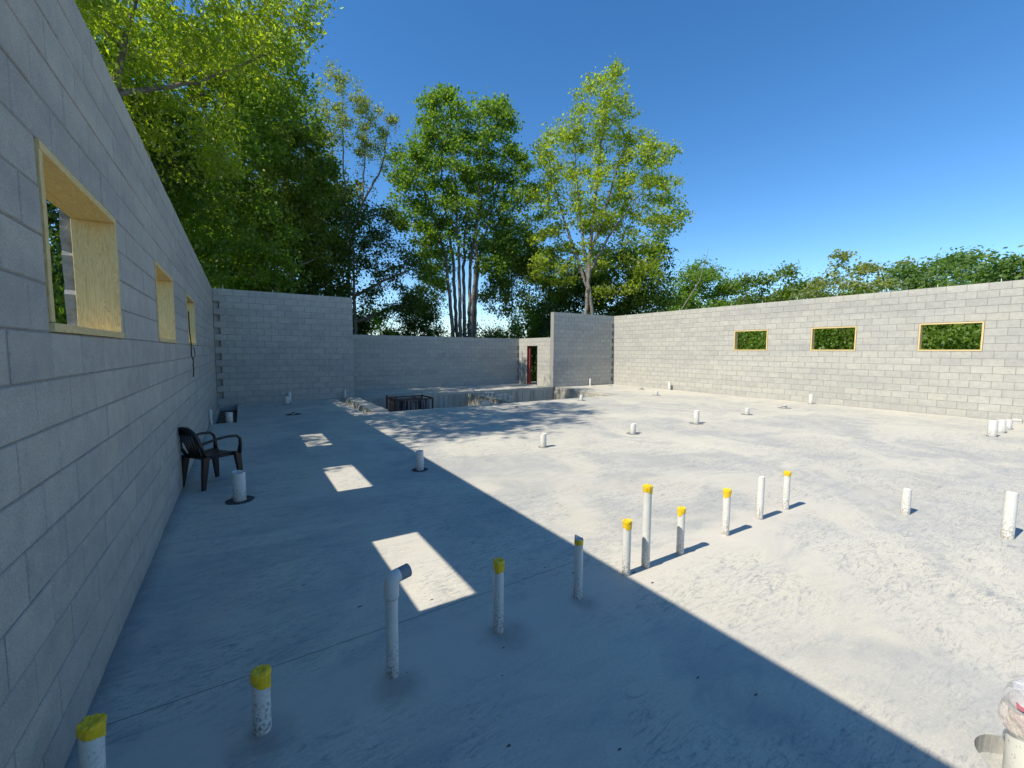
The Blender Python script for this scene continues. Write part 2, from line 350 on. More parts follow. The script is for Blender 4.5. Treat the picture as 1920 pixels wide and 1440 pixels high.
# lower concrete wall inside the pit with anchor straps on top
iw = empty('inner_pit_wall', (8.2, 14.3, 0), 0, 'low sunlit concrete wall standing inside the open pit', 'wall')
for i in range(6):
    b = MB(); b.box(-.0, .2+random.uniform(0, .01), -1.40+i*.56, -.85+i*.56, PD, -.09); b.build('wall_panel', M['cast'], iw)
strap_lbl = ['silvery anchor strap nearest the far pit wall on the low inner wall', 'second silvery anchor strap from the far end of the inner pit wall', 'third silvery anchor strap along the low inner pit wall',
             'fourth silvery anchor strap along the low inner pit wall', 'fifth silvery anchor strap, just before the gap in the row', 'sixth silvery anchor strap, beyond the gap in the row on the pit wall', 'silvery anchor strap nearest the near edge of the pit']
for k, (y, h, lb) in enumerate(zip((15.93, 15.08, 14.67, 14.37, 13.75, 13.36, 12.98), (.25, .24, .2, .22, .2, .24, .2), strap_lbl)):
    t = empty('anchor_strap', (8.3, y, -.088), random.uniform(-.5, .5), lb, 'anchor strap', 'anchor straps on the inner pit wall')
    b = MB(); b.box(-.013, .013, -.008, .008, 0, h-.02); b.build('stem', M['galv'], t)
    b = MB(); b.box(-.10, .10, -.045, .045, h-.025, h-.003); b.build('plate', M['galv'], t)
    b = MB(); b.box(.035, .06, -.01, .01, h-.075, h-.02); b.build('hook', M['galv'], t)
# rough ribbed edge beside the slot
rib = empty('ribbed_curb', (3.3, 14.1, 0), 0, 'rough ribbed concrete curb strip between the narrow slot and the pit', 'curb')
b = MB(); b.box(-.21, .22, -2.0, 2.0, .004, .045); b.build('top_strip', M['slab'], rib)
for i in range(20):
    y = -1.9+i*.2; b = MB(); w = random.uniform(.05, .085)
    b.tube([(-.235+random.uniform(-.02, .02), y+random.uniform(-.02, .02), -.17), (-.22, y, -.06), (-.215, y+random.uniform(-.02, .02), .04)], [w*1.25, w, w*.8], 7)
    b.build('concrete_rib', M['cast'], rib)

# ------------------------------------------------------------------ block walls
_bm = {}
def block_geo(b, x0, x1, y0, y1, z0, z1):                              # face normals +-y, 4 mm chamfer on both faces
    c = .004; v = []
    for y, i in ((y0, c), (y0+c, 0), (y1-c, 0), (y1, c)):
        v += [(x0+i, y, z0+i), (x1-i, y, z0+i), (x1-i, y, z1-i), (x0+i, y, z1-i)]
    f = [(0, 1, 2, 3), (15, 14, 13, 12)]
    for l in range(3):
        for k in range(4): f.append((l*4+k, (l+1)*4+k, (l+1)*4+(k+1) % 4, l*4+(k+1) % 4))
    b.add(v, f)
def block_mesh(L, th, h=CO-.009):
    k = (round(L, 3), th, round(h, 3))
    if k not in _bm:
        b = MB(); block_geo(b, -L/2, L/2, -th/2, th/2, 0, h); _bm[k] = b.mesh('concrete_block', M['block'])
    return _bm[k]
def insight(p):
    d = np.array(p)-CAM; z = d@fw
    if z < .1: return 0
    x = FPX*(d@rt)/z; y = FPX*(d@up)/z
    return FPX/z if abs(x) < 1060 and abs(y) < 820 else 0
def wall(name, label, o, ang, L, rows, th, phase, openings=(), tooth=(0, 0), extra=(), limit=300, maxparts=None, bolts=()):
    """local x runs along the wall, inner face at y=0, thickness towards +y"""
    w = empty(name, o, ang, label, 'wall'); mw = Matrix.Translation(o) @ Matrix.Rotation(ang, 4, 'Z')
    items = []; core = MB(); J = .014
    for r in range(rows):
        z0 = r*CO; cuts = [(a, b_) for a, b_, za, zb in openings if za <= r < zb]
        spans = []; x = 0
        for a, b_ in sorted(cuts): spans.append((x, a)); x = b_
        spans.append((x, L))
        s0, s1 = spans[0][0], spans[-1][1]
        if tooth[0] and r % 2 == 1 and r < rows-1:
            spans[0] = (spans[0][0]+tooth[0], spans[0][1]); items.append((s0+.002, s0+tooth[0]-.004, z0, 1))
        if tooth[1] and r % 2 == 1 and r < rows-1:
            spans[-1] = (spans[-1][0], spans[-1][1]-tooth[1]); items.append((s1-tooth[1]+.004, s1-.002, z0, 1))
        ph = phase+(BL/2 if r % 2 else 0)
        for (a, b_) in spans:
            if b_-a < .02: continue
            core.box(a+.002, b_-.002, .0045, th-.0045, z0+(.0006 if r else .001), z0+CO-.0006)
            js = [a]; k = math.ceil((a-ph)/BL)
            while ph+k*BL < b_-.03:
                q = ph+k*BL
                if q > a+.03: js.append(q)
                k += 1
            for (er, ex) in extra:
                if er == r and a < ex < b_: js += [ex]
            js = sorted(js+[b_])
            for p, q in zip(js[:-1], js[1:]):
                if q-p > .03: items.append((p, q, z0, 0))
    def sc(it):
        p = mw @ Vector(((it[0]+it[1])/2, 0, it[2]+.1)); return insight(p)*min(1, (it[1]-it[0])/.3)
    items.sort(key=sc, reverse=True)
    n = maxparts if maxparts is not None else limit
    rest = MB()
    for i, (p, q, z0, rec) in enumerate(items):
        Lb = q-p-J; dy = random.uniform(-.0022, .0022); dz = random.uniform(-.0012, .0012)
        if rec: Lb = q-p; y0, t2 = .085, th-.10
        else: y0, t2 = dy, th
        if i < n and (rec or Lb > .02):
            ob = link('concrete_block', block_mesh(Lb, t2), w, ((p+q)/2, y0+t2/2, z0+.0045+dz)); ob.rotation_euler = (0, random.uniform(-.0015, .0015), 0)
        else: block_geo(rest, (p+q)/2-Lb/2, (p+q)/2+Lb/2, y0, y0+t2, z0+.0045+dz, z0+CO-.0045+dz)
    core.build('mortar_bed', M['mortar'], w)
    if rest.f: rest.build('concrete_block_course', M['block'], w)['kind'] = 'stuff'
    for x in bolts:
        b = MB(); b.tube([(x, th*.45, rows*CO-.02), (x+random.uniform(-.01, .01), th*.45, rows*CO+.09)], .008, 6); b.build('anchor_bolt', M['galv'], w)
    return w
def window_frame(w, x0, x1, th, za=9*CO, zb=13*CO, depth=.213, label=None, ragged=False):
    """four planks lining an opening; local coordinates of the wall"""
    FX = (x0+x1)/2
    h = zb-za; hw = (x1-x0)/2-.004; t = .038; pr = -.009
    def plank(nm, loc, rot, L, par):
        b = MB(); Lh = L/2; c = .002
        vs = []; n = 8
        for i in range(n+1):
            x = -Lh+L*i/n; j = random.uniform(-.0015, .0015)
            for (y, z) in ((c, 0), (depth-c, 0), (depth, c), (depth, t-c), (depth-c, t), (c, t), (0, t-c), (0, c)): vs.append((x, y+j*(y < .1), z+j*.5))
        fs = [(i*8+k, i*8+(k+1) % 8, (i+1)*8+(k+1) % 8, (i+1)*8+k) for i in range(n) for k in range(8)]+[tuple(range(7, -1, -1)), tuple(n*8+k for k in range(8))]
        b.add(vs, fs); o = b.build(nm, M['wood'], par); o.location = loc; o.rotation_euler = rot; return o
    f = plank('window_frame', (FX, pr-.004, za+.003), (0, 0, 0), 2*hw+.004, w)
    if label: f['label'] = label
    ox, oy, oz = 0, -(pr-.004), -.003                                # the frame's foot plank carries the others
    plank('head_board', (0, oy+pr, oz+h-t-.006), (0, 0, 0), 2*hw, f)
    plank('jamb_board', (-hw, oy+pr+.002, oz+h/2), (0, R(90), 0), h-2*t-.014, f)
    plank('jamb_board', (hw-t, oy+pr+.002, oz+h/2), (0, R(90), 0), h-2*t-.014, f)
    b = MB(); b.box(-hw-.12, hw+.12, oy+.012, oy+.09, oz+h-.004, oz+h+.004); b.build('steel_lintel', M['steel'], f)
    if ragged:
        for sx_ in (-1, 1):
            b = MB(); n = 26; vs = []
            for i in range(n+1):
                z = h*i/n; e = .016+.007*math.sin(i*.9+sx_)+.004*random.random()+(.014 if i in (9, 17) else 0)
                vs += [(sx_*(hw+.004), depth-.012, z), (sx_*(hw-e), depth-.008, z), (sx_*(hw-e-.004), th+.01, z), (sx_*(hw+.004), th+.006, z)]
            fs = [(i*4+k, i*4+(k+1) % 4, i*4+4+(k+1) % 4, i*4+4+k) for i in range(n) for k in range(4)]
            b.add([(p[0], p[1]+oy, p[2]+oz) for p in vs], fs); b.build('mortar_squeeze', M['foam'], f)
    return f
Y0 = -6.0
# left wall: local x = world +Y, thickness towards world -X
LW = [(2.62, 3.93), (5.475, 6.785), (8.33, 9.64)]
lw = wall('block_wall', 'long shaded grey block wall on the left with three window openings', (HX, Y0, 0), R(90), YB+T-Y0, 18, T, (2.62-Y0) % BL,
          [(a-Y0, b_-Y0, 9, 13) for a, b_ in LW], bolts=[k*1.22+.3 for k in range(5, 18)])
for i, (a, b_) in enumerate(LW):
    window_frame(lw, a-Y0, b_-Y0, T, label=['nearest window opening of the shaded left wall, lined with yellow planks', 'middle window opening of the shaded left wall, lined with yellow planks', 'farthest window opening of the shaded left wall, beside the hanging cable'][i], ragged=True)
# right wall: local x = world -Y
RW = [(8.28, 9.59), (5.525, 6.835), (2.72, 4.03)]
YT = YB+T
rw = wall('block_wall', 'long sunlit grey block wall on the right with three window openings', (RX, YT, 0), R(-90), YT-Y0, 18, T, (YT-4.534) % BL,
          [(YT-b_, YT-a, 9, 13) for a, b_ in RW], bolts=[k*1.22+.5 for k in range(1, 16)])
for i, (a, b_) in enumerate(RW):
    window_frame(rw, YT-b_, YT-a, T, label=['farthest window opening of the sunlit right wall', 'middle window opening of the sunlit right wall', 'nearest window opening of the sunlit right wall'][i])
# left wing wall, faces the camera
ww = wall('block_wall', 'shaded block wing wall across the far left corner with toothed end', (HX+.003, YB, 0), 0, 3.47-HX, 18, T, (-.15-HX) % BL+BL/2, tooth=(.16, 0),
          extra=[(10, 3.0), (10, 3.06), (11, 3.02), (9, 3.04), (9, 3.12), (11, 3.16), (6, 3.3), (8, 3.2), (4, 3.3), (2, 3.22), (1, 3.35)], limit=290, bolts=[.28, 1.65, 3.1, 3.62])
wall('block_wall', 'short return block wall behind the end of the far left wing wall', (3.47-.003, YB+T+.003, 0), R(90), YF-YB-T-.006, 12, T, .1, maxparts=0)
# far wall
wall('block_wall', 'low dark shaded block wall across the back behind the pit', (3.22, YF, 0), 0, 12.8-3.22, 12, T, .17, tooth=(0, .14), limit=290)
# stub wall on the right and its return with the doorway
wall('block_wall', 'shaded tall block stub wall at the far right corner', (12.8, YB, 0), 0, RX-12.8-.003, 18, T, .1, tooth=(0, .13), limit=290)
dw = wall('block_wall', 'short sunlit block wall with a narrow doorway at the far corner', (12.8, YF+T, 0), R(-90), YF-YB-.003, 12, T, .1,
          [(YF+T-18.42, YF+T-17.5, 0, 10)], limit=150)
dr = empty('door_frame', (12.8, 17.96, 0), 0, 'dark red steel door frame in the doorway of the short sunlit wall', 'door frame')
b = MB(); b.box(-.01, T+.01, .425, .455, 0, 2.02); b.build('jamb', M['red'], dr)
b = MB(); b.box(-.01, T+.01, -.455, -.42, 0, 2.02); b.build('jamb', M['black'], dr)
b = MB(); b.box(-.01, T+.01, -.455, .455, 2.022, 2.035); b.build('head', M['black'], dr)
b = MB(); b.box(.10, .15, .33, .423, 0, 2.0); b.build('door_stop', M['red'], dr)

# ------------------------------------------------------------------ cable on the left wall
t = empty('hanging_cable', (HX+.02, 8.36, 0), 0, 'black cable hanging from the farthest window of the left wall', 'cable')
b = MB(); b.tube([(.0, -.02, 2.35), (0, 0, 2.02), (.01, .04, 1.85), (.0, .09, 1.66), (.02, .12, 1.57), (.01, .14, 1.5), (.015, .17, 1.42), (.0, .21, 1.31)], [.008]*8, 6); b.build('cable', M['black'], t, True)
b = MB(); b.tube([(.02, .14, 1.60), (.035, .22, 1.66), (.03, .28, 1.72), (.02, .27, 1.79)], [.006]*4, 6); b.build('loose_end', M['black'], t, True)

# ------------------------------------------------------------------ pipes
def pipe_mesh(name, r, h, rag=0, seg=20, wt=.005, mats=None, lean=(0, 0)):
    b = MB(); top = [h-rag*(.5+.5*math.sin(2.3+2*math.pi*k/seg*1))*(.6+.8*random.random()) if rag else h for k in range(seg)]
    zs = [-.02, .02, .06, .5*h, None]; vs = []
    for z in zs:
        for k in range(seg):
            a = 2*math.pi*k/seg; zz = top[k] if z is None else z
            vs.append((r*math.cos(a)+lean[0]*zz, r*math.sin(a)+lean[1]*zz, zz))
    for dz in (0, 0, -.12):
        for k in range(seg):
            a = 2*math.pi*k/seg; zz = max(.01, top[k]+dz); vs.append(((r-(wt if len(vs) >= 6*seg else .0002))*math.cos(a)+lean[0]*zz, (r-wt)*math.sin(a)+lean[1]*zz, zz))
    n = len(zs)+3
    fs = [(i*seg+k, i*seg+(k+1) % seg, (i+1)*seg+(k+1) % seg, (i+1)*seg+k) for i in range(n-1) if i != 4 for k in range(seg)]
    fs.append(tuple((n-1)*seg+k for k in range(seg)))
    b.add(vs, fs); return b
def tape_mesh(r, h, drop=.05, lean=(0, 0), seed=0, flat=False):
    rd = random.Random(seed); b = MB(); seg = 22; vs = []
    kn_ = [rd.random()*(1 if q % 4 else 1.6) for q in range(8)]; low = [h-drop*(.7+.7*(kn_[int(k*8/seg)]*(1-(k*8/seg) % 1)+kn_[(int(k*8/seg)+1) % 8]*((k*8/seg) % 1))) for k in range(seg)]
    rings = [(None, 1.03), (h-drop*.4, 1.10), (h-.006, 1.14), (h+.006, 1.06), (h+.008, .7), (h+.002, .3)]
    for z, s_ in rings:
        for k in range(seg):
            a = 2*math.pi*k/seg; zz = low[k] if z is None else z+rd.uniform(-.004, .004); rr = r*s_*(1+rd.uniform(-.04, .05))+.001
            vs.append((rr*math.cos(a)+lean[0]*zz, rr*math.sin(a)+lean[1]*zz, zz))
    fs = [(i*seg+k, i*seg+(k+1) % seg, (i+1)*seg+(k+1) % seg, (i+1)*seg+k) for i in range(len(rings)-1) for k in range(seg)]
    fs.append(tuple((len(rings)-1)*seg+k for k in range(seg))); b.add(vs, fs); return b
def ring_mesh(r0, r1, z=.004, n=28, sx=1):
    b = MB(); rd = random.Random(int(r1*1e4)); vs = []
    for k in range(n):
        a = 2*math.pi*k/n; q = r1*(1+rd.uniform(-.06, .06)); vs += [(r0*math.cos(a), r0*math.sin(a), z), (q*math.cos(a)*sx, q*math.sin(a), z)]
    b.add(vs, [(2*k, 2*k+1, (2*k+3) % (2*n), (2*k+2) % (2*n)) for k in range(n)]); return b
PG = 'white pipes standing up through the floor slab'
def pipe(x, y, h, r, label, tape=0, ring=0, rag=0, lean=(0, 0), z=0, seed=0):
    if ring and x > 3: ring = r+(ring-r)*.75
    t = empty('plumbing_pipe', (x, y, z), random.uniform(0, 6.28), label, 'pipe', PG); t.rotation_euler[2] = 0
    pipe_mesh('pipe', r, h, rag, lean=lean).build('pipe_body', M['pvc'], t, True)
    if tape: tape_mesh(r, h, tape, lean, int(x*977+y*31)).build('yellow_tape', M['tape'], t)
    if ring:
        o = ring_mesh(r+.001, ring).build('hole_shade', M['ring_in_shade'] if x < 3 else M['ring_in_sun'], t)  # recess shade is in the ring's colour: dark on the shaded floor, lighter in sun
    return t
pipe(-.545, 2.13, .33, .037, 'short yellow-topped pipe close to the left wall, cut off by the bottom edge', .04, rag=.0, lean=(.03, .0))
pipe(.02, 2.15, .285, .037, 'short yellow-topped pipe second from the left wall in the near row', .06)
pipe(1.30, 2.16, .455, .031, 'shaded yellow-topped pipe just right of the elbow pipe', .055)
pipe(1.97, 2.17, .455, .031, 'shaded pipe with a broken top over a yellow band, beside the big shadow edge', 0, rag=.03)
b = MB(); b.tube([(0, 0, .395), (0, 0, .40), (0, 0, .425), (0, 0, .43)], [.0312, .0325, .0328, .0312], 18, cap=False); o = b.build('yellow_band', M['tape'], [q for q in C.objects if q.name.startswith('plumbing_pipe')][-1], True)
pipe(2.50, 2.20, .435, .032, 'yellow-topped pipe standing right on the shadow edge, left of the tallest one', .05)
pipe(2.73, 2.20, .675, .0335, 'tallest white pipe, yellow tape crumpled on its top', .05)
pipe(3.17, 2.19, .405, .031, 'low yellow-topped pipe with a black strip on it, right of the tallest one', .045)
pipe(3.87, 2.19, .445, .033, 'sunlit yellow-topped pipe between the low taped pipe and the bare one', .045)
pipe(4.56, 2.22, .455, .033, 'bare white pipe without tape in the near row', 0)
pipe(5.10, 2.21, .425, .033, 'last yellow-topped pipe, at the right end of the near row', .045)
pipe(6.08, 1.44, .275, .041, 'lone stubby white pipe on the right, in full sun', 0, lean=(.02, 0))
pipe(6.12, .71, .44, .045, 'tall dirty white pipe near the right edge of the photo', 0, lean=(.02, 0))
pipe(-.075, 5.75, .35, .066, 'thick pipe in front of the dark chair', 0, ring=.15, rag=.02)
pipe(2.16, 5.86, .285, .055, 'thick shaded pipe in a dark ring just left of the long shadow edge', 0, ring=.12)
pipe(4.62, 6.10, .25, .056, 'white pipe stub standing at the tip of the tree shadow', 0, ring=.11)
pipe(7.04, 6.11, .215, .058, 'short stub in mid floor, next right after the one at the tree shadow', 0, ring=.17)
pipe(9.40, 6.18, .325, .065, 'taller stub in mid floor, fourth of the row running to the right wall', 0, ring=.2)
pipe(12.04, 6.35, .18, .062, 'low stub in mid floor, below the farthest right window', 0, ring=.2)
pipe(14.5, 6.48, .09, .06, 'very low stub nearly flush with the floor before the middle right window', 0, ring=.24)
pipe(16.5, 6.55, .335, .066, 'pipe against the foot of the right wall under the middle window', 0, ring=.1)
pipe(14.17, 11.14, .16, .07, 'small stub on the far floor right of the pit tip', 0, ring=.22)
pipe(15.77, 13.25, .09, .06, 'tiny stub far off near the foot of the right wall', 0, ring=.2)
pipe(16.7, 12.41, .37, .06, 'thin leaning grey-sided pipe at the foot of the right wall', 0, lean=(.05, .1))
pipe(15.14, 16.05, .36, .05, 'slim white pipe standing before the shaded stub wall', 0)
pipe(15.95, 15.4, .08, .07, 'tiny white stub in front of the far right corner', 0, ring=.12)
pipe(10.22, 11.27, .2, .062, 'small stub beside the near edge of the pit', 0, ring=.17)
pipe(13.45, 1.91, .335, .075, 'left and tallest of the white stubs grouped by the right wall', 0, ring=.1)
pipe(14.26, 1.90, .285, .072, 'middle one of the white stubs grouped by the right wall', 0, ring=.1)
pipe(15.12, 1.91, .215, .066, 'right one of the white stubs grouped by the right wall', 0, ring=.1)
pipe(16.6, 1.96, .1, .1, 'low wide stub touching the right wall at the photo edge', 0)
pipe(1.19, 15.29, .25, .07, 'nearer one of the two shaded pipes before the wing wall', 0, ring=.11)
pipe(1.32, 15.95, .34, .055, 'taller pipe standing behind another in front of the wing wall', 0)
pipe(1.14, 12.79, .05, .045, 'nearly flush pipe end in a dark ring on the far shaded floor', 0, ring=.2)
pipe(-.655, 12.0, .36, .032, 'slim white pipe hugging the left wall beside the floor trench', 0)
pipe(-.30, 12.25, .42, .075, 'white pipe standing inside the dark floor trench', 0, z=-.19)
pipe(3.12, 16.05, .33, .04, 'slim pipe at the far end of the ribbed curb by the wing wall', 0, z=-.01)
# black strip on the low taped pipe
# elbow pipe
t = empty('elbow_pipe', (.63, 2.16, 0), 0, 'dirty upright pipe ending in a white elbow with a grey spout', 'pipe')
pipe_mesh('pipe', .032, .47, 0).build('pipe_body', M['pvc'], t, True)
def arc(ax, n=8, r=.042, z0=.505): return [(ax.x*r*(1-math.cos(a)), ax.y*r*(1-math.cos(a)), z0+r*math.sin(a)) for a in [R(92)*i/(n-1) for i in range(n)]]
ax = Vector((.97, .22, 0)); pts = arc(ax)
b = MB(); b.tube([(0, 0, .435), (0, 0, .45), (0, 0, .505)]+[Vector(p) for p in pts[1:]], [.036, .0395, .0395]+[.0395, .039, .039, .038, .038, .037, .037], 18); b.build('elbow', M['pvc'], t, True)
e = Vector(pts[-1]); dr_ = (e-Vector(pts[-2])).normalized()
b = MB(); b.tube([e-dr_*.01, e+dr_*.062], [.036, .036], 18, cap=False); b.tube([e+dr_*.062, e+dr_*.055], [.036, .030], 18, cap=False); b.tube([e+dr_*.062, e+dr_*.02], [.03, .03], 18)
b.build('spout', M['greyplastic'], t, True)
# black strip glued to a pipe
t = empty('black_strap', (3.205, 2.19, .30), 0, 'thin black strap hanging on the side of a low yellow-topped pipe', 'strap')
b = MB(); b.tube([(-.005, 0, .08), (.006, 0, .065), (.010, 0, .04), (.004, 0, .02), (.006, 0, .0)], .004, 6); o = b.build('strap', M['black'], t, True)

# big pipe wrapped in film at the near right corner
t = empty('wrapped_pipe', (2.765, .185, -.09), 0, 'wide spattered white pipe in a round hole, clear film and pink tape over its top', 'pipe')
pipe_mesh('pipe', .085, .35, 0, 32).build('pipe_body', M['spatter'], t, True)
def film(r, z0, z1, seed, amp, top):
    rd = random.Random(seed); b = MB(); n = 44; m_ = 12; vs = []
    for i in range(m_):
        f = i/(m_-1)
        for k in range(n):
            a = 2*math.pi*k/n; fold = amp*(math.sin(a*7+seed)*.6+math.sin(a*13+f*4)*.4)+rd.uniform(-.3, .3)*amp
            rr = r*(1.10+.16*math.cos(f*3.3)) if f < .8 else r*(.95-(f-.8)*3.8)+fold*(1-.5*f)
            vs.append((rr*math.cos(a), rr*math.sin(a), z0+(z1-z0)*math.sin(f*math.pi/2)+rd.uniform(-.3, .3)*amp+(.02*math.sin(2*a) if i == 0 else 0)))
    b.add(vs, [(i*n+k, i*n+(k+1) % n, (i+1)*n+(k+1) % n, (i+1)*n+k) for i in range(m_-1) for k in range(n)]+[tuple((m_-1)*n+k for k in range(n))]); return b
film(.09, .28, .385, 3, .007, 0).build('clear_film', M['bag'], t, False)
film(.082, .365, .44, 5, .010, 0).build('loose_film', M['film'], t, False)
b = MB(); vs = []
for i in range(9):
    a = R(150+i*11); q = .108+.006*math.sin(i*2); vs += [(q*math.cos(a), q*math.sin(a), .372+.006*math.sin(i)), ((q+.004)*math.cos(a), (q+.004)*math.sin(a), .396+.005*math.cos(i*1.3))]
b.add(vs, [(2*i, 2*i+2, 2*i+3, 2*i+1) for i in range(8)]); b.build('pink_tape', M['pink'], t, True)

# ------------------------------------------------------------------ plastic armchair
def chair(loc, rz):
    t = empty('plastic_armchair', loc, rz, 'dark brown plastic garden armchair with slatted back leaning near the left wall', 'chair')
    # local: +x is the front, y the width
    b = MB(); n = 10; vs = []
    for lay in (0, -.014):
        for i in range(n+1):
            for j in range(n+1):
                x = -.21+.43*i/n; w = .20+.035*i/n; y = -w+2*w*j/n
                e = (abs(j-n/2)/(n/2))**4; z = .425+.012*e-.012*math.sin(math.pi*min(1, i/n))+(-.025*max(0, (i-n+1.5)/1.5)**2)+lay
                vs.append((x, y, z))
    q = (n+1)**2; f = [(i*(n+1)+j, (i+1)*(n+1)+j, (i+1)*(n+1)+j+1, i*(n+1)+j+1) for i in range(n) for j in range(n)]
    f += [tuple(reversed([k+q for k in g])) for g in f]
    bd = [j for j in range(n+1)]+[i*(n+1)+n for i in range(1, n+1)]+[n*(n+1)+j for j in range(n-1, -1, -1)]+[i*(n+1) for i in range(n-1, 0, -1)]
    f += [(bd[k], bd[(k+1) % len(bd)], bd[(k+1) % len(bd)]+q, bd[k]+q) for k in range(len(bd))]
    b.add(vs, f); b.build('seat', M['chair'], t, True)
    b = MB()
    for s_ in (-1, 1): b.tube([(-.2, s_*.19, .40), (.21, s_*.225, .395)], [.018, .018], 8)
    b.tube([(.20, -.225, .39), (.215, 0, .385), (.20, .225, .39)], [.018]*3, 8); b.tube([(-.2, -.19, .40), (-.2, .19, .40)], [.018]*2, 8)
    b.build('seat_apron', M['chair'], t, True)
    for s_ in (-1, 1):                                  # legs: flared, L-shaped section
        for nm, top, bot in (('leg', (.20, s_*.235, .42), (.235, s_*.255, 0)), ('leg', (-.20, s_*.20, .42), (-.255, s_*.215, 0))):
            b = MB(); a = Vector(top); c = Vector(bot)
            vs = []
            for p, w in ((a, .045), (a.lerp(c, .5), .036), (c, .024)):
                for dx, dy in ((-1, -1), (1, -1), (1, 1), (-1, 1)): vs.append((p.x+dx*w*.9, p.y+dy*w*.62, p.z))
            b.add(vs, [(i*4+k, i*4+(k+1) % 4, i*4+4+(k+1) % 4, i*4+4+k) for i in range(2) for k in range(4)]+[(3, 2, 1, 0), (8, 9, 10, 11)]); b.build(nm, M['chair'], t)
        b = MB(); b.tube([(.225, s_*.245, .40), (.235, s_*.262, .52), (.225, s_*.27, .60), (.18, s_*.272, .645), (.06, s_*.27, .655), (-.06, s_*.255, .645), (-.16, s_*.225, .62), (-.25, s_*.20, .60), (-.272, s_*.19, .65)],
                         [.030, .022, .019, .018, .018, .018, .017, .017, .016], 10, squash=1); b.build('armrest', M['chair'], t, True)
    # backrest frame: arch
    pts = []; n = 18
    for i in range(n+1):
        u = -1+2*i/n; h_ = .80-.20*abs(u)**3.2; y = .215*(1 if abs(u) < .0 else 1)*u*1.0
        pts.append((-.20-(h_-.42)*.33, y*(1.0 if abs(u) < .8 else 1.0), h_))
    pts = [(-.205, -.185, .42), (-.245, -.215, .52)]+pts[1:-1]+[(-.245, .215, .52), (-.205, .185, .42)]
    b = MB(); b.tube(pts, [.022]*2+[.027]*(len(pts)-4)+[.022]*2, 10); b.build('back_frame', M['chair'], t, True)
    for k in range(5):
        y = -.13+.065*k; hh = .80-.20*abs(y/.215)**3.2-.015; b = MB()
        b.tube([(-.205, y*.72, .425), (-.24, y*.85, .55), (-.20-(hh-.42)*.33+.004, y, hh)], [.014, .015, .017], 8, squash=.5); b.build('back_slat', M['chair'], t, True)
    b = MB(); b.bar((-.315, -.15, .745), (-.315, .15, .745), .012, .06); b.build('back_rail', M['chair'], t)
    return t
chair((-.38, 6.68, 0), R(36)).scale = (.95, .95, .97)

# ------------------------------------------------------------------ rack of formwork panels in the pit
t = empty('form_panel_rack', (5.0, 14.55, PD), 0, 'rusty steel rack of dark stained formwork panels standing in the pit', 'rack')
ht = .10-PD
for k in range(7):
    b = MB(); b.box(-.60+k*.17, -.455+k*.17, -.50, .48, .1, ht-.06-random.uniform(0, .03)); b.build('form_panel', M['streak'], t)
for (x, y) in ((-.66, -.55), (-.66, .5), (.66, -.55), (.66, .5)):
    b = MB(); b.box(x-.025, x+.025, y-.025, y+.025, 0, ht+(.06 if x < 0 else 0)); b.build('post', M['steel'], t)
for y in (-.55, .5):
    for z in (.1, .75, ht-.03):
        if y < 0 and z == .75: continue
        b = MB(); b.box(-.63, .63, y-.02, y+.02, z-.02, z+.02); b.build('rail', M['steel'], t)
for x in (-.66, .66):
    for z in (.12, .6, 1.1, ht-.02):
        b = MB(); b.box(x-.015, x+.015, -.52, .47, z-.02, z+.02); b.build('side_bar', M['steel'], t)
# a block resting at the pit's near edge, and a smaller one
for (x, y, sx_, sy_, sz_, lb) in ((6.55, 11.83, .36, .19, .14, 'loose grey block lying on the floor at the near edge of the pit'), (7.15, 10.9, .16, .1, .05, 'small grey offcut lying on the dappled floor before the pit')):
    b = MB(); block_geo(b, -sx_/2, sx_/2, -sy_/2, sy_/2, 0, sz_)
    o = b.build('loose_block', M['block'], None); o.location = (x, y, .002); o.rotation_euler = (0, 0, .2); tag(o, lb, 'block')
# chips and grit on the floor
b = MB()
for k in range(170):
    x = random.uniform(-.5, 9) if k % 3 else random.uniform(-.4, 2.6); y = random.uniform(2.4, 11) if k % 3 else random.uniform(.9, 4.5)
    r = .0028+.010*random.random()**3; a = random.random()*6; h = r*.4
    vs = [(x+r*random.uniform(.6, 2.6)*math.cos(a+i*1.26), y+r*random.uniform(.5, 1.)*math.sin(a+i*1.26), .001) for i in range(5)]+[(x, y, h)]
    b.add(vs, [(i, (i+1) % 5, 5) for i in range(5)])
tag(b.build('floor_chips', M['dirt']), 'scattered dark chips and grit on the concrete floor', 'debris', kind='stuff')

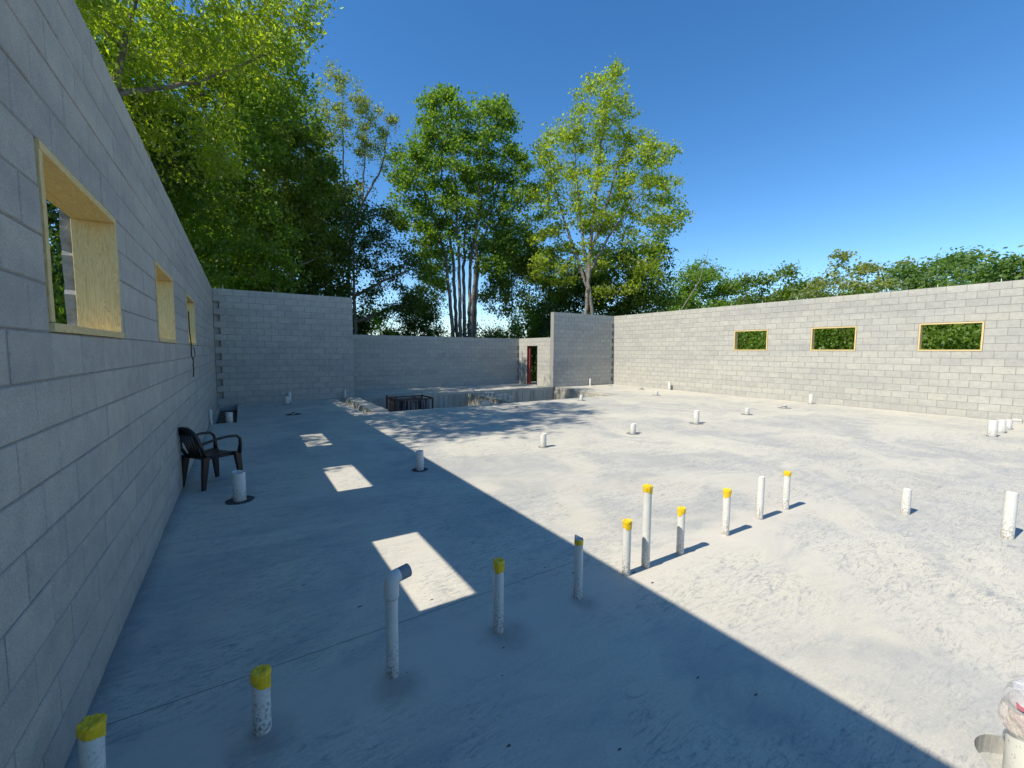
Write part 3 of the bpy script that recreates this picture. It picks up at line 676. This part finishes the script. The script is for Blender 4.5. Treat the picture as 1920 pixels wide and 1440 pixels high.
# ------------------------------------------------------------------ trees
def frame_of(d):
    a = np.cross(d, [0, 0, 1.]); l = np.linalg.norm(a); a = a/l if l > 1e-3 else np.array([1., 0, 0]); return a, np.cross(a, d)
def grow(stems, env, natt, step, infl, kill, seed, it=70, shell=.35):
    rg = np.random.default_rng(seed); vol = np.array([r[0]*r[1]*r[2] for _, r in env]); vol = vol/vol.sum(); att = []
    for (c, r), v in zip(env, vol):
        n = max(8, int(natt*v)); u = rg.normal(size=(n, 3)); u /= np.linalg.norm(u, axis=1)[:, None]
        rad = (shell+(1-shell)*rg.random(n))**(.6); att.append(np.array(c)+u*rad[:, None]*np.array(r))
    att = np.vstack(att); pos = []; par = []; fr = []
    stems = [[np.array(p, float) for p in st] for st in stems]; first = stems[0]
    for st in stems:
        prev = -1; near = st[0][2] > stems[0][0][2]+1.0
        if near: prev = int(((np.array(pos)-st[0])**2).sum(1).argmin())
        for i in range(len(st)-1):
            n = max(1, int(np.linalg.norm(st[i+1]-st[i])/step))
            for k in range(n+(i == len(st)-2)):
                p = st[i]+(st[i+1]-st[i])*k/n+rg.normal(size=3)*step*.06*(len(pos) > 0); pos.append(p); par.append(prev); fr.append((i+k/n)/(len(st)-1) if st is first else .45+.55*(i+k/n)/(len(st)-1) if near else (i+k/n)/(len(st)-1)); prev = len(pos)-1
    nodes = list(pos); alive = np.ones(len(att), bool); tips = att.copy()
    for _ in range(it):
        A = att[alive]
        if len(A) == 0: break
        P = np.array(nodes); d2 = ((A[:, None, :]-P[None])**2).sum(2); j = d2.argmin(1); dm = np.sqrt(d2[np.arange(len(A)), j])
        ok = dm < infl
        if not ok.any(): break
        new = {}
        for a, n_, f in zip(A, j, ok):
            if f: v = a-P[n_]; new.setdefault(n_, []).append(v/np.linalg.norm(v))
        added = 0
        for n_, vs in new.items():
            v = np.sum(vs, 0)+rg.normal(size=3)*.25; l = np.linalg.norm(v)
            if l < 1e-3: continue
            p = P[n_]+v/l*step; nodes.append(p); par.append(n_); added += 1
        P2 = np.array(nodes[-added:]) if added else P
        idx = np.where(alive)[0]; dd = ((A[:, None, :]-P2[None])**2).sum(2).min(1); alive[idx[dd < kill**2]] = False
    return np.array(nodes), np.array(par), np.array(fr)
def tree_meshes(name, stems, env, natt=500, step=.35, infl=6, kill=.5, seed=1, nleaf=30000, leaf=.13, spread=.32, r0=.12, rt_=.006, leafmat='leaf_mid', bark='bark', droop=.3, ptsz=.6, shell=.35, topbias=0, pw=2.3, stem_r=0):
    P, par, fr = grow(stems, env, natt, step, infl, kill, seed, shell=shell); n = len(P); rg = np.random.default_rng(seed+99)
    w = np.zeros(n); kids = np.zeros(n, int)
    for i in range(n):
        if par[i] >= 0: kids[par[i]] += 1
    w[kids == 0] = rt_**pw
    for i in range(n-1, -1, -1):
        if par[i] >= 0: w[par[i]] += w[i]
    rad = w**(1/pw); rad *= r0/rad[0] if rad[0] > r0 else 1; rad = np.maximum(rad, rt_); m_ = len(fr)
    if stem_r: rad[:m_] = np.maximum(rad[:m_], stem_r*(1-fr)**.8+.012)
    # branch tubes (each segment 5-sided)
    vs = []; fs = []; K = 5
    for i in range(n):
        p = par[i]
        if p < 0: continue
        a, b_ = P[p], P[i]; d = b_-a; l = np.linalg.norm(d)
        if l < 1e-4: continue
        u, v = frame_of(d/l); o = len(vs); k_ = K if rad[i] > .02 else 3
        for q, r in ((a-d*.05, min(rad[p], rad[i]*1.35)), (b_, rad[i])):
            for k in range(k_):
                t = 2*math.pi*k/k_; vs.append(q+(u*math.cos(t)+v*math.sin(t))*r)
        fs += [(o+k, o+(k+1) % k_, o+k_+(k+1) % k_, o+k_+k) for k in range(k_)]
    me = bpy.data.meshes.new(name+'_trunk'); me.from_pydata([tuple(v) for v in vs], [], fs); me.materials.append(M[bark])
    me.polygons.foreach_set('use_smooth', [True]*len(fs)); me.update()
    # leaves near thin nodes
    thin = np.where(rad < max(rt_*2.6, .018))[0]
    if topbias:
        zz = P[thin, 2]; thin = thin[rg.random(len(thin)) < np.clip((zz-zz.min())/(zz.max()-zz.min())*topbias, .02, 1)]
    den = rg.gamma(.75, 1, len(thin)); den /= den.sum()
    c = P[rg.choice(thin, nleaf, p=den)]+rg.normal(size=(nleaf, 3))*spread*np.array([1, 1, .7])
    sz = leaf*(.45+1.1*rg.random(nleaf)**1.6)[:, None]*1.08
    d = rg.normal(size=(nleaf, 3)); d[:, 2] -= droop; d /= np.linalg.norm(d, axis=1)[:, None]
    s_ = np.cross(d, rg.normal(size=(nleaf, 3))); s_ /= np.linalg.norm(s_, axis=1)[:, None]; nn = np.cross(d, s_)
    V = np.stack([c-d*sz*.5, c+s_*sz*ptsz*.5+nn*sz*.08, c+d*sz*.5, c-s_*sz*ptsz*.5+nn*sz*.08], 1).reshape(-1, 3)
    ml = bpy.data.meshes.new(name+'_crown'); ml.vertices.add(nleaf*4); ml.vertices.foreach_set('co', V.astype(np.float32).ravel())
    ml.loops.add(nleaf*4); ml.loops.foreach_set('vertex_index', np.arange(nleaf*4, dtype=np.int32))
    ml.polygons.add(nleaf); ml.polygons.foreach_set('loop_start', np.arange(0, nleaf*4, 4, dtype=np.int32)); ml.polygons.foreach_set('loop_total', np.full(nleaf, 4, dtype=np.int32))
    ml.materials.append(M[leafmat]); ml.update(calc_edges=True)
    return me, ml
def put(name, meshes, loc, label, cat='tree', group=None, rz=0, sc=1, mats=None):
    t = empty(name, loc, rz, label, cat, group); t.scale = (sc, sc, sc) if not hasattr(sc, '__len__') else sc
    link('trunk', meshes[0], t); link('crown', meshes[1], t); return t
def pol(az, D, el=None):
    x, y = D*math.sin(R(az)), D*math.cos(R(az))
    return (x, y, CAM[2]+D*math.tan(R(el))) if el is not None else (x, y, 0)
def big(name, label, base, gz, stems, env, group=None, **k):
    """stems and crown envelopes in world metres; stored relative to the tree's foot"""
    o = np.array([base[0], base[1], gz]); st = [[tuple(np.array(p)-o) for p in s_] for s_ in stems]; ev = [(tuple(np.array(c)-o), r) for c, r in env]
    return put(name, tree_meshes(name, st, ev, **k), tuple(o), label, 'tree', group)
GZ = -1.9
TG = 'trees beyond the block walls'
# --- trees left of the left wall (throw the dappled shade across the floor)
def lofoot(x, y): return [(x, y, GZ), (x+.2, y+.1, 2.0)]
big('broadleaf_tree', 'yellow-green tree leaning over the left wall nearest the camera, with a thick crooked branch', (-5.2, 13.0), GZ,
    [[(-5.2, 13.0, GZ), (-4.9, 13.1, 3.5), (-3.3, 13.4, 6.4), (-2.2, 13.9, 7.8), (-.7, 14.6, 8.9), (1.2, 15.3, 10.8)], [(-2.3, 13.9, 7.7), (-2.0, 13.8, 9.2), (-1.6, 13.9, 10.8)]],
    [((-1.5, 14.4, 10.8), (3.4, 2.6, 2.7)), ((-4.4, 12.6, 9.2), (2.8, 2.6, 3.0)), ((1.0, 15.6, 12.4), (1.9, 1.8, 1.3)), ((-1.6, 15.2, 7.6), (2.2, 1.6, 1.4))], TG,
    natt=1200, kill=.42, nleaf=44000, leaf=.135, spread=.25, r0=.2, stem_r=.12, seed=3, leafmat='leaf_yellow', droop=.5, ptsz=.42)
big('broadleaf_tree', 'dark dense tree behind the left wall, seen low through the nearest window', (-6.0, 15.5), GZ,
    [[(-6.0, 15.5, GZ), (-5.8, 15.5, 5)]], [((-4.6, 16.0, 4.6), (2.6, 2.5, 4.4)), ((-3.3, 17.2, 8.0), (2.6, 2.3, 3.0))], TG, natt=600, nleaf=34000, leaf=.14, spread=.35, r0=.18, seed=5, leafmat='leaf_dark')
big('broadleaf_tree', 'mid green tree filling the view above the middle of the left wall', (-2.8, 19.5), GZ,
    [[(-2.8, 19.5, GZ), (-2.6, 19.5, 5), (-2.2, 19.6, 9)]], [((-1.6, 19.3, 9.6), (3.2, 2.8, 4.2)), ((-.6, 20.2, 5.6), (3.0, 2.4, 3.2)), ((.8, 19.6, 12.3), (2.2, 2.0, 2.0))], TG,
    natt=1100, kill=.42, nleaf=52000, leaf=.14, spread=.25, r0=.2, seed=6, leafmat='leaf_fresh')
big('broadleaf_tree', 'large shady tree with a pale forked trunk and bare lower branches above the wing wall', (1.55, 22.6), GZ,
    [[(1.55, 22.6, GZ), (1.55, 22.6, 3.0), (1.5, 22.6, 5.6), (1.8, 22.6, 8.2), (2.2, 22.7, 11)], [(1.5, 22.6, 4.6), (2.3, 22.3, 5.6), (3.4, 22.2, 6.2)], [(1.55, 22.6, 5.9), (1.1, 22.4, 7.1), (.9, 22.4, 8)]],
    [((1.2, 22.8, 9.9), (3.0, 2.4, 3.4)), ((3.0, 23.4, 9.2), (1.6, 2.0, 3.6)), ((2.0, 23.0, 12.4), (2.0, 2.0, 1.6)), ((-.6, 23.8, 6.0), (2.2, 1.8, 2.6)), ((3.7, 23.6, 11.0), (1.2, 1.5, 1.8)), ((3.9, 23.6, 6.6), (1.0, 1.4, 2.0))], TG,
    natt=1200, kill=.42, nleaf=64000, leaf=.14, spread=.25, r0=.17, stem_r=.13, seed=8, leafmat='leaf_mid', bark='barkpale')
big('broadleaf_tree', 'dark tree deep behind the forked one, over the wing wall', (2.6, 27.0), GZ,
    [[(2.6, 27.0, GZ), (2.6, 27, 5)]], [((2.3, 27.0, 6.6), (4.2, 2.5, 5.0)), ((4.4, 27.0, 9.5), (2.2, 2.0, 3.2)), ((-1.8, 26.0, 6.5), (2.6, 2.2, 4.6))], TG,
    natt=850, nleaf=60000, leaf=.18, spread=.45, r0=.2, seed=9, leafmat='leaf_dark')
big('broadleaf_tree', 'spreading tree outside the left wall beyond the photo edge, throwing dappled shade', (-6.6, 9.2), GZ,
    [[(-6.6, 9.2, GZ), (-6.5, 9.2, 5)]], [((-6.2, 9.8, 9.6), (3.0, 2.4, 3.2)), ((-5.6, 10.6, 13.6), (2.6, 2.3, 3.0)), ((-6.4, 8.0, 8.6), (1.7, 1.3, 1.6)), ((-6.2, 9.0, 13.0), (2.4, 1.6, 2.4))], TG, natt=520, nleaf=15000, leaf=.15, spread=.24, r0=.2, seed=12, leafmat='leaf_mid')
# --- slender birch and dark neighbour
bx, by, _ = pol(11.7, 26)
big('slender_tree', 'slender sparse tree with thin upright branches and pale yellow leaves', (bx, by), GZ,
    [[(bx, by, GZ), (bx, by, 4), (bx+.1, by, 8), (bx-.1, by, 12), (bx-.1, by, 16.4)], [(bx+.1, by, 7.5), (bx+.9, by-.2, 10.5), (bx+1.1, by-.3, 15.6)], [(bx, by, 8.5), (bx-.6, by, 11.5), (bx-.9, by, 15.2)], [(bx+.8, by, 10.0), (bx+1.8, by-.6, 12), (bx+2.3, by-.8, 14.6)]],
    [((bx-.6, by, 14.8), (.7, .8, 2.6)), ((bx+.5, by-.2, 14.6), (1.0, .9, 2.4)), ((bx+1.8, by-.6, 13.4), (.9, .8, 2.2)), ((bx+.4, by, 10.8), (1.5, 1.0, 1.6))], TG,
    natt=420, kill=.4, nleaf=9000, leaf=.11, spread=.18, r0=.17, stem_r=.10, seed=21, leafmat='leaf_pale', bark='barkpale', topbias=1.4)
bx, by, _ = pol(12.4, 24)
big('broadleaf_tree', 'dark layered tree with long horizontal twigs just right of the wing wall', (bx, by), GZ,
    [[(bx, by, GZ), (bx, by, 4), (bx, by, 8.0)], [(bx, by, 3.2), (bx+1.6, by-.6, 4.0), (bx+3.0, by-1, 4.2)], [(bx, by, 4.6), (bx+1.6, by-.7, 5.6), (bx+3.2, by-1.4, 6.3)]],
    [((bx+1.4, by-.5, 6.6), (2.2, 1.6, 1.6)), ((bx+1.9, by-.7, 4.4), (2.0, 1.2, 1.1)), ((bx+.6, by, 8.8), (1.9, 1.4, 1.2)), ((bx-1.5, by+.4, 5), (1.4, 1.2, 2.2))], TG,
    natt=520, kill=.42, nleaf=17000, leaf=.12, spread=.24, r0=.16, stem_r=.14, seed=23, leafmat='leaf_dark')
# --- multi-stemmed tree in the middle
cx, cy, _ = pol(26.0, 25)
ex = np.array([math.cos(R(26)), -math.sin(R(26)), 0])      # sideways direction seen from the yard
def side(s_, z, dep=0): return (cx+ex[0]*s_+dep*math.sin(R(26)), cy+ex[1]*s_+dep*math.cos(R(26)), z)
st = []
for s0, s1, s2, top, dep in ((-.55, -.9, -2.6, 13.0, 0), (-.35, -.5, -1.4, 15.8, .4), (-.1, -.15, -.5, 16.5, -.3), (.15, .1, .5, 16, .3), (.45, .5, 1.6, 15.5, -.2), (.75, .95, 2.6, 14, .2), (.6, .8, 1.0, 13, -.5)):
    st.append([side(s0, GZ, dep), side(s0*.9, 2.5, dep), side(s1, 7.0, dep), side((s1+s2)/2, 10, dep), side(s2, top-1.2, dep)])
big('multistem_tree', 'many-stemmed fresh green tree with shaggy grey trunks in the middle of the back row', (cx, cy), GZ, st,
    [(side(-1.0, 14.4), (1.5, 1.7, 1.9)), (side(1.6, 14.3), (1.5, 1.7, 2.0)), (side(-2.7, 11.8), (1.5, 1.7, 1.9)), (side(2.7, 11.2), (1.3, 1.6, 2.3)), (side(0, 12.2), (2.0, 1.9, 2.2)), (side(-3.3, 9.6), (.9, 1.2, 1.2)), (side(2.2, 8.3), (1.6, 1.4, 1.3)), (side(-1.6, 9.8), (1.4, 1.4, 1.0)), (side(.3, 9.8), (2.4, 1.6, 1.0)), (side(-1.1, 15.6), (.9, .9, 1.1)), (side(1.9, 15.2), (1.0, 1.0, 1.1)), (side(-1.9, 8.2), (1.4, 1.3, 1.0)), (side(2.1, 6.6), (.9, 1.0, .7)), (side(.2, 8.0), (1.6, 1.3, .9)), (side(-2.6, 6.6), (.9, .9, .7))], TG,
    natt=1400, kill=.38, nleaf=46000, leaf=.14, spread=.23, r0=.15, stem_r=.135, seed=31, leafmat='leaf_fresh', ptsz=.75)
for az, D, top, w, lm, lab, sd_, nl in ((22.4, 29, 9.6, 1.5, 'leaf_mid', 'small thin-stemmed tree left of the many-stemmed trunks', 41, 9000), (32.6, 27, 10.4, 2.0, 'leaf_mid', 'young tree with a single thin trunk between the two tall trees', 42, 20000),
                                        (20.5, 27, 6.0, 1.4, 'leaf_dark', 'small dark sapling over the left part of the low back wall', 43, 6000)):
    x, y, _ = pol(az, D)
    big('young_tree', lab, (x, y), GZ, [[(x, y, GZ), (x+.1, y, 3), (x, y, top*.7)]], [((x, y, top*.74), (w, w, top*.24)), ((x-.5, y, top*.5), (w*.9, w*.8, top*.13))], TG,
        natt=260, nleaf=nl, leaf=.13, spread=.25, r0=.08, seed=sd_, leafmat=lm)
# --- tall pale tree on the right of the back row
dx, dy, _ = pol(42.6, 25.3); ed = np.array([math.cos(R(43)), -math.sin(R(43))])
def sd2(s_, z): return (dx+ed[0]*s_*1.15, dy+ed[1]*s_*1.15, z if z < 2 else 1.76+(z-1.76)*1.15)
big('tall_pale_tree', 'tall airy yellow-green tree rising behind the stub wall', (dx, dy), GZ,
    [[sd2(0, GZ), sd2(0, 3.5), sd2(.1, 6.5), sd2(.4, 10), sd2(.7, 13), sd2(.9, 15)], [sd2(.05, 5.6), sd2(1.1, 7.6), sd2(2.8, 9.8)], [sd2(0, 5.0), sd2(-.8, 7.4), sd2(-1.6, 9.6), sd2(-2.1, 11.8)],
     [sd2(.15, 6.6), sd2(1.0, 9.4), sd2(1.8, 12.2)], [sd2(.28, GZ), sd2(.33, 3.5), sd2(-.3, 8), sd2(-.8, 12.5)]],
    [(p, tuple(q*1.12 for q in r_)) for p, r_ in [(sd2(.5, 13.2), (1.7, 1.5, 2.2)), (sd2(-1.6, 11.6), (1.4, 1.5, 1.9)), (sd2(2.3, 10.6), (1.5, 1.5, 1.8)), (sd2(-2.4, 8.6), (1.4, 1.4, 1.9)), (sd2(3.6, 8.8), (1.3, 1.3, 1.7)), (sd2(.4, 9.4), (2.2, 1.8, 2.0)), (sd2(2.6, 6.6), (1.6, 1.3, 1.0)), (sd2(-1.9, 6.0), (1.5, 1.3, 1.0)), (sd2(1.2, 15.2), (.7, .7, .8)), (sd2(2.9, 5.2), (1.1, 1.0, .5)), (sd2(.3, 6.4), (1.4, 1.2, .9)), (sd2(-3.0, 10.4), (.8, .9, 1.0)), (sd2(3.4, 11.4), (.8, .9, 1.0))]], TG,
    natt=1550, kill=.40, nleaf=42000, leaf=.125, spread=.22, r0=.16, stem_r=.15, seed=51, leafmat='leaf_yellow', bark='barkpale', ptsz=.75)
for az, D, top, w, lm, lab, sd_, nl in ((37.5, 30, 9.6, 2.2, 'leaf_mid', 'dark shrubby tree behind the doorway corner', 52, 20000), (41.5, 31, 8.0, 2.3, 'leaf_dark', 'dark bushy tree directly behind the stub wall and pale trunk', 53, 20000),
                                        (46.5, 29, 9.6, 2.3, 'leaf_mid', 'mid green tree low behind the right end of the stub wall', 54, 22000), (50.4, 28, 9.0, 1.9, 'leaf_mid', 'thin twiggy tree where the right wall begins', 55, 15000)):
    x, y, _ = pol(az, D)
    big('broadleaf_tree', lab, (x, y), GZ, [[(x, y, GZ), (x, y, 3), (x+.1, y, top*.7)], [(x, y, GZ), (x+.7, y, 3.0), (x+1.2, y, top*.6)]], [((x, y, top*.62), (w, w, top*.36)), ((x+.4, y, top*.3), (w, w, top*.2))], TG,
        natt=380, nleaf=nl, leaf=.15, spread=.3, r0=.1, seed=sd_, leafmat=lm)
# --- trees beyond the right wall
def proto(seed, w, h, nl, lm, leaf, natt=330, conif=False, bark='bark', sp=.3):
    ev = [((0, 0, h*.3), (w, w, h*.26)), ((0, 0, h*.55), (w*.7, w*.7, h*.25)), ((0, 0, h*.8), (w*.38, w*.38, h*.22))] if conif else \
         [((0, 0, h*.60), (w, w, h*.36)), ((w*.5, -w*.3, h*.4), (w*.7, w*.7, h*.25)), ((-w*.5, w*.2, h*.45), (w*.7, w*.7, h*.26)), ((w*.1, 0, h*.86), (w*.55, w*.55, h*.16))]
    return tree_meshes('tree', [[(0, 0, 0), (.1, 0, h*.3), (0, .1, h*.7)]], ev, natt=natt, nleaf=nl, leaf=leaf, spread=sp, r0=.12, seed=seed, leafmat=lm, bark=bark)
PA = proto(61, 2.6, 9.6, 34000, 'leaf_fresh', .14); PB = proto(62, 1.7, 8.4, 26000, 'leaf_mid', .14, conif=True); PC = proto(63, 2.4, 9.6, 17000, 'leaf_pale', .13, bark='barkpale', sp=.22)
PE = proto(64, 2.6, 8.8, 26000, 'leaf_blue', .14)
RG = 'trees beyond the right wall'
for nm, pr, az, D, el, w, lab in (('round_tree', PA, 56.6, 41, 11.3, .95, 'rounded fresh green tree with a bare pole leaning across it, first beyond the right wall'),
                              ('pointed_tree', PB, 61.3, 36, 9.2, 1.0, 'pointed dark green tree right of the rounded one beyond the right wall'), ('pointed_tree', PB, 63.4, 37, 9.1, 1.1, 'second pointed green tree beyond the right wall'),
                              ('pointed_tree', PB, 65.6, 35, 9.9, .9, 'thin pointed tree with a narrow tip, taller than its pointed neighbours'), ('airy_tree', PC, 70.4, 34, 10.4, 1.05, 'pale airy half-bare tree above the middle right window'),
                              ('airy_tree', PC, 74.4, 38, 9.1, 1, 'second pale airy tree, above and right of the middle window'), ('round_tree', PE, 68.0, 37, 8.4, .9, 'small rounded bluish green tree between pointed and airy trees'),
                              ('spreading_tree', PE, 77.2, 33, 9.1, 1.1, 'bluish green spreading tree above the nearest right window'), ('spreading_tree', PE, 79.8, 35, 9.8, 1.1, 'taller spreading tree with layered tufts above the right wall'),
                              ('spreading_tree', PE, 83.4, 33, 8.8, 1.15, 'last spreading tree at the right edge of the photo'), ('round_tree', PA, 59.3, 40, 6.6, .9, 'low green tree in the gap behind the first pointed tree'),
                              ('round_tree', PA, 72.4, 42, 7.0, 1.0, 'low green tree in the gap behind the two airy trees')):
    x, y, z = pol(az, D, el); h = z-GZ; base_h = {id(PA): 9.6, id(PB): 8.4, id(PC): 9.6, id(PE): 8.8}[id(pr)]; s_ = h/(base_h*1.0)
    put(nm, pr, (x, y, GZ), lab, 'tree', RG, rz=az*2.1, sc=(s_*w*1.2, s_*w*1.2, s_))
# leaning bare pole in front of the rounded tree
x, y, z = pol(54.0, 26, 4.5); x2, y2, z2 = pol(57.3, 26, 12.6); x1, y1, z1 = pol(56.4, 26, 8.6)
b = MB(); b.tube([(x, y, GZ), (x, y, z), (x1, y1, z1), ((x1+x2)/2+.05, (y1+y2)/2, (z1+z2)/2), (x2, y2, z2)], [.05, .045, .03, .018, .007], 7)
b.tube([(x1, y1, z1), (x1-.5, y1, z1+.4)], [.012, .004], 4)
tag(b.build('bare_pole_tree', M['barkpale'], None, True), 'bare pale leaning sapling crossing in front of the rounded tree', 'tree')
# --- bushes: behind the low back wall, outside the windows
def bush_proto(seed, nl, lm, leaf=.085):
    return tree_meshes('bush', [[(0, 0, 0), (0, 0, .8)], [(0, 0, 0), (.6, .2, 1.2)], [(0, 0, 0), (-.6, .3, 1.1)]], [((0, 0, 1.9), (1.7, 1.7, 1.7)), ((.9, 0, 1.4), (1.3, 1.2, 1.2)), ((-1, .3, 1.5), (1.2, 1.2, 1.4))], natt=300, nleaf=nl, leaf=leaf, spread=.22, r0=.05, seed=seed, leafmat=lm)
BA = bush_proto(71, 24000, 'leaf_fresh'); BD = bush_proto(72, 24000, 'leaf_dark'); BY = bush_proto(73, 18000, 'leaf_yellow')
def bush(pr, x, y, h, lab, w=1, grp='bushes beyond the block walls'): w *= .60; put('bush', pr, (x, y, GZ), lab, 'bush', grp, rz=x*3.1+y, sc=(h/3.7*w, h/3.7*w, h/3.7))
for az, D, top, pr, w, lab in ((14.6, 27, 4.6, BY, 1.1, 'sunny yellow-green bush just right of the dark layered trunk'), (17.8, 28, 4.2, BD, 1.0, 'dark bush over the left part of the low back wall'), (20.8, 26, 3.5, BD, 1.0, 'dark bush below the open sky gap of the back row'),
                               (24.0, 29, 3.9, BD, 1.1, 'dark bush at the foot of the many stems'), (28.3, 29, 4.3, BD, 1.0, 'mid green bush right of the many stems'), (31.2, 30, 4.0, BD, 1.0, 'small dark bush left of the young single-trunk tree'),
                               (35.0, 29, 5.2, BA, 1.0, 'green bush seen over the doorway wall'), (38.4, 28, 5.4, BD, 1.0, 'dark bush close behind the doorway'), (9.0, 26, 5.5, BD, 1.2, 'dark bush behind the end of the wing wall'), (5.0, 27, 5.5, BD, 1.2, 'dark bush behind the middle of the wing wall'),
                               (1.0, 25, 5.5, BD, 1.2, 'dark bush behind the left part of the wing wall')):
    x, y, _ = pol(az, D); bush(pr, x, y, top-GZ, lab, w)
for i, (x, y, h, pr) in enumerate([(-3.6, 9.9, 6.4, BA), (-4.0, 12.4, 6.8, BD), (-3.3, 7.6, 4.0, BD), (-3.7, 14.6, 6.6, BY)]):
    bush(pr, x, y, h, ['leafy bush outside the left wall seen through its nearest window', 'dark bush farther along outside the left wall', 'low bush outside the left wall near its second window', 'yellow-green bush outside the far end of the left wall'][i], .95)
for i, (x, y, h, pr, lab) in enumerate([(21.5, 12.4, 6.6, BA, 'bush filling the left half of the farthest right window'), (21.8, 11.0, 6.4, BA, 'darker bush in the right half of the farthest right window'), (21.4, 9.2, 6.4, BA, 'bush filling the left half of the middle right window'),
                                   (21.7, 7.4, 6.6, BA, 'bush in the right half of the middle right window'), (21.5, 5.6, 6.2, BA, 'bush behind the left edge of the nearest right window'), (21.2, 4.0, 6.6, BA, 'bush in the centre of the nearest right window'),
                                   (21.6, 2.2, 6.4, BA, 'bush behind the right edge of the nearest right window'), (24.5, 10, 7, BD, 'back row bush beyond the farthest right window'), (24.8, 7.0, 7, BD, 'back row bush beyond the middle right window'), (24.6, 4.2, 7, BD, 'back row bush beyond the nearest right window'), (24.4, 13.2, 7, BD, 'back row bush left of the farthest right window'), (24.5, 1.2, 7, BD, 'back row bush at the right end of the hedge line')]):
    bush(pr, x, y, h, lab, 1.25)
for i, (x, y, h, pr) in enumerate([(17.2, 21.6, 5.2, BD), (18.8, 24.0, 5.4, BA)]): bush(pr, x, y, h, ['dark bush seen through the narrow doorway', 'green bush farther behind the narrow doorway'][i], .8)
# far wood on the horizon
rg = np.random.default_rng(5); n = 26000; a = R(-40)+rg.random(n)*R(170); D = 85+rg.random(n)*30; hh = (2.4+1.0*np.sin(a*23)+.8*np.sin(a*57+1))
zc = GZ+rg.random(n)*(hh-GZ); c = np.stack([D*np.sin(a), D*np.cos(a), zc], 1); s_ = .8
d = rg.normal(size=(n, 3)); d /= np.linalg.norm(d, axis=1)[:, None]; e2 = np.cross(d, rg.normal(size=(n, 3))); e2 /= np.linalg.norm(e2, axis=1)[:, None]
V = np.stack([c-d*s_, c+e2*s_*.6, c+d*s_, c-e2*s_*.6], 1).reshape(-1, 3)
ml = bpy.data.meshes.new('far_wood'); ml.from_pydata([], [], []); ml.vertices.add(n*4); ml.vertices.foreach_set('co', V.astype(np.float32).ravel())
ml.loops.add(n*4); ml.loops.foreach_set('vertex_index', np.arange(n*4, dtype=np.int32)); ml.polygons.add(n)
ml.polygons.foreach_set('loop_start', np.arange(0, n*4, 4, dtype=np.int32)); ml.polygons.foreach_set('loop_total', np.full(n, 4, dtype=np.int32)); ml.materials.append(M['leaf_dark']); ml.update(calc_edges=True)
tag(link('distant_wood', ml), 'far-off low wood along the horizon', 'woodland', kind='stuff')
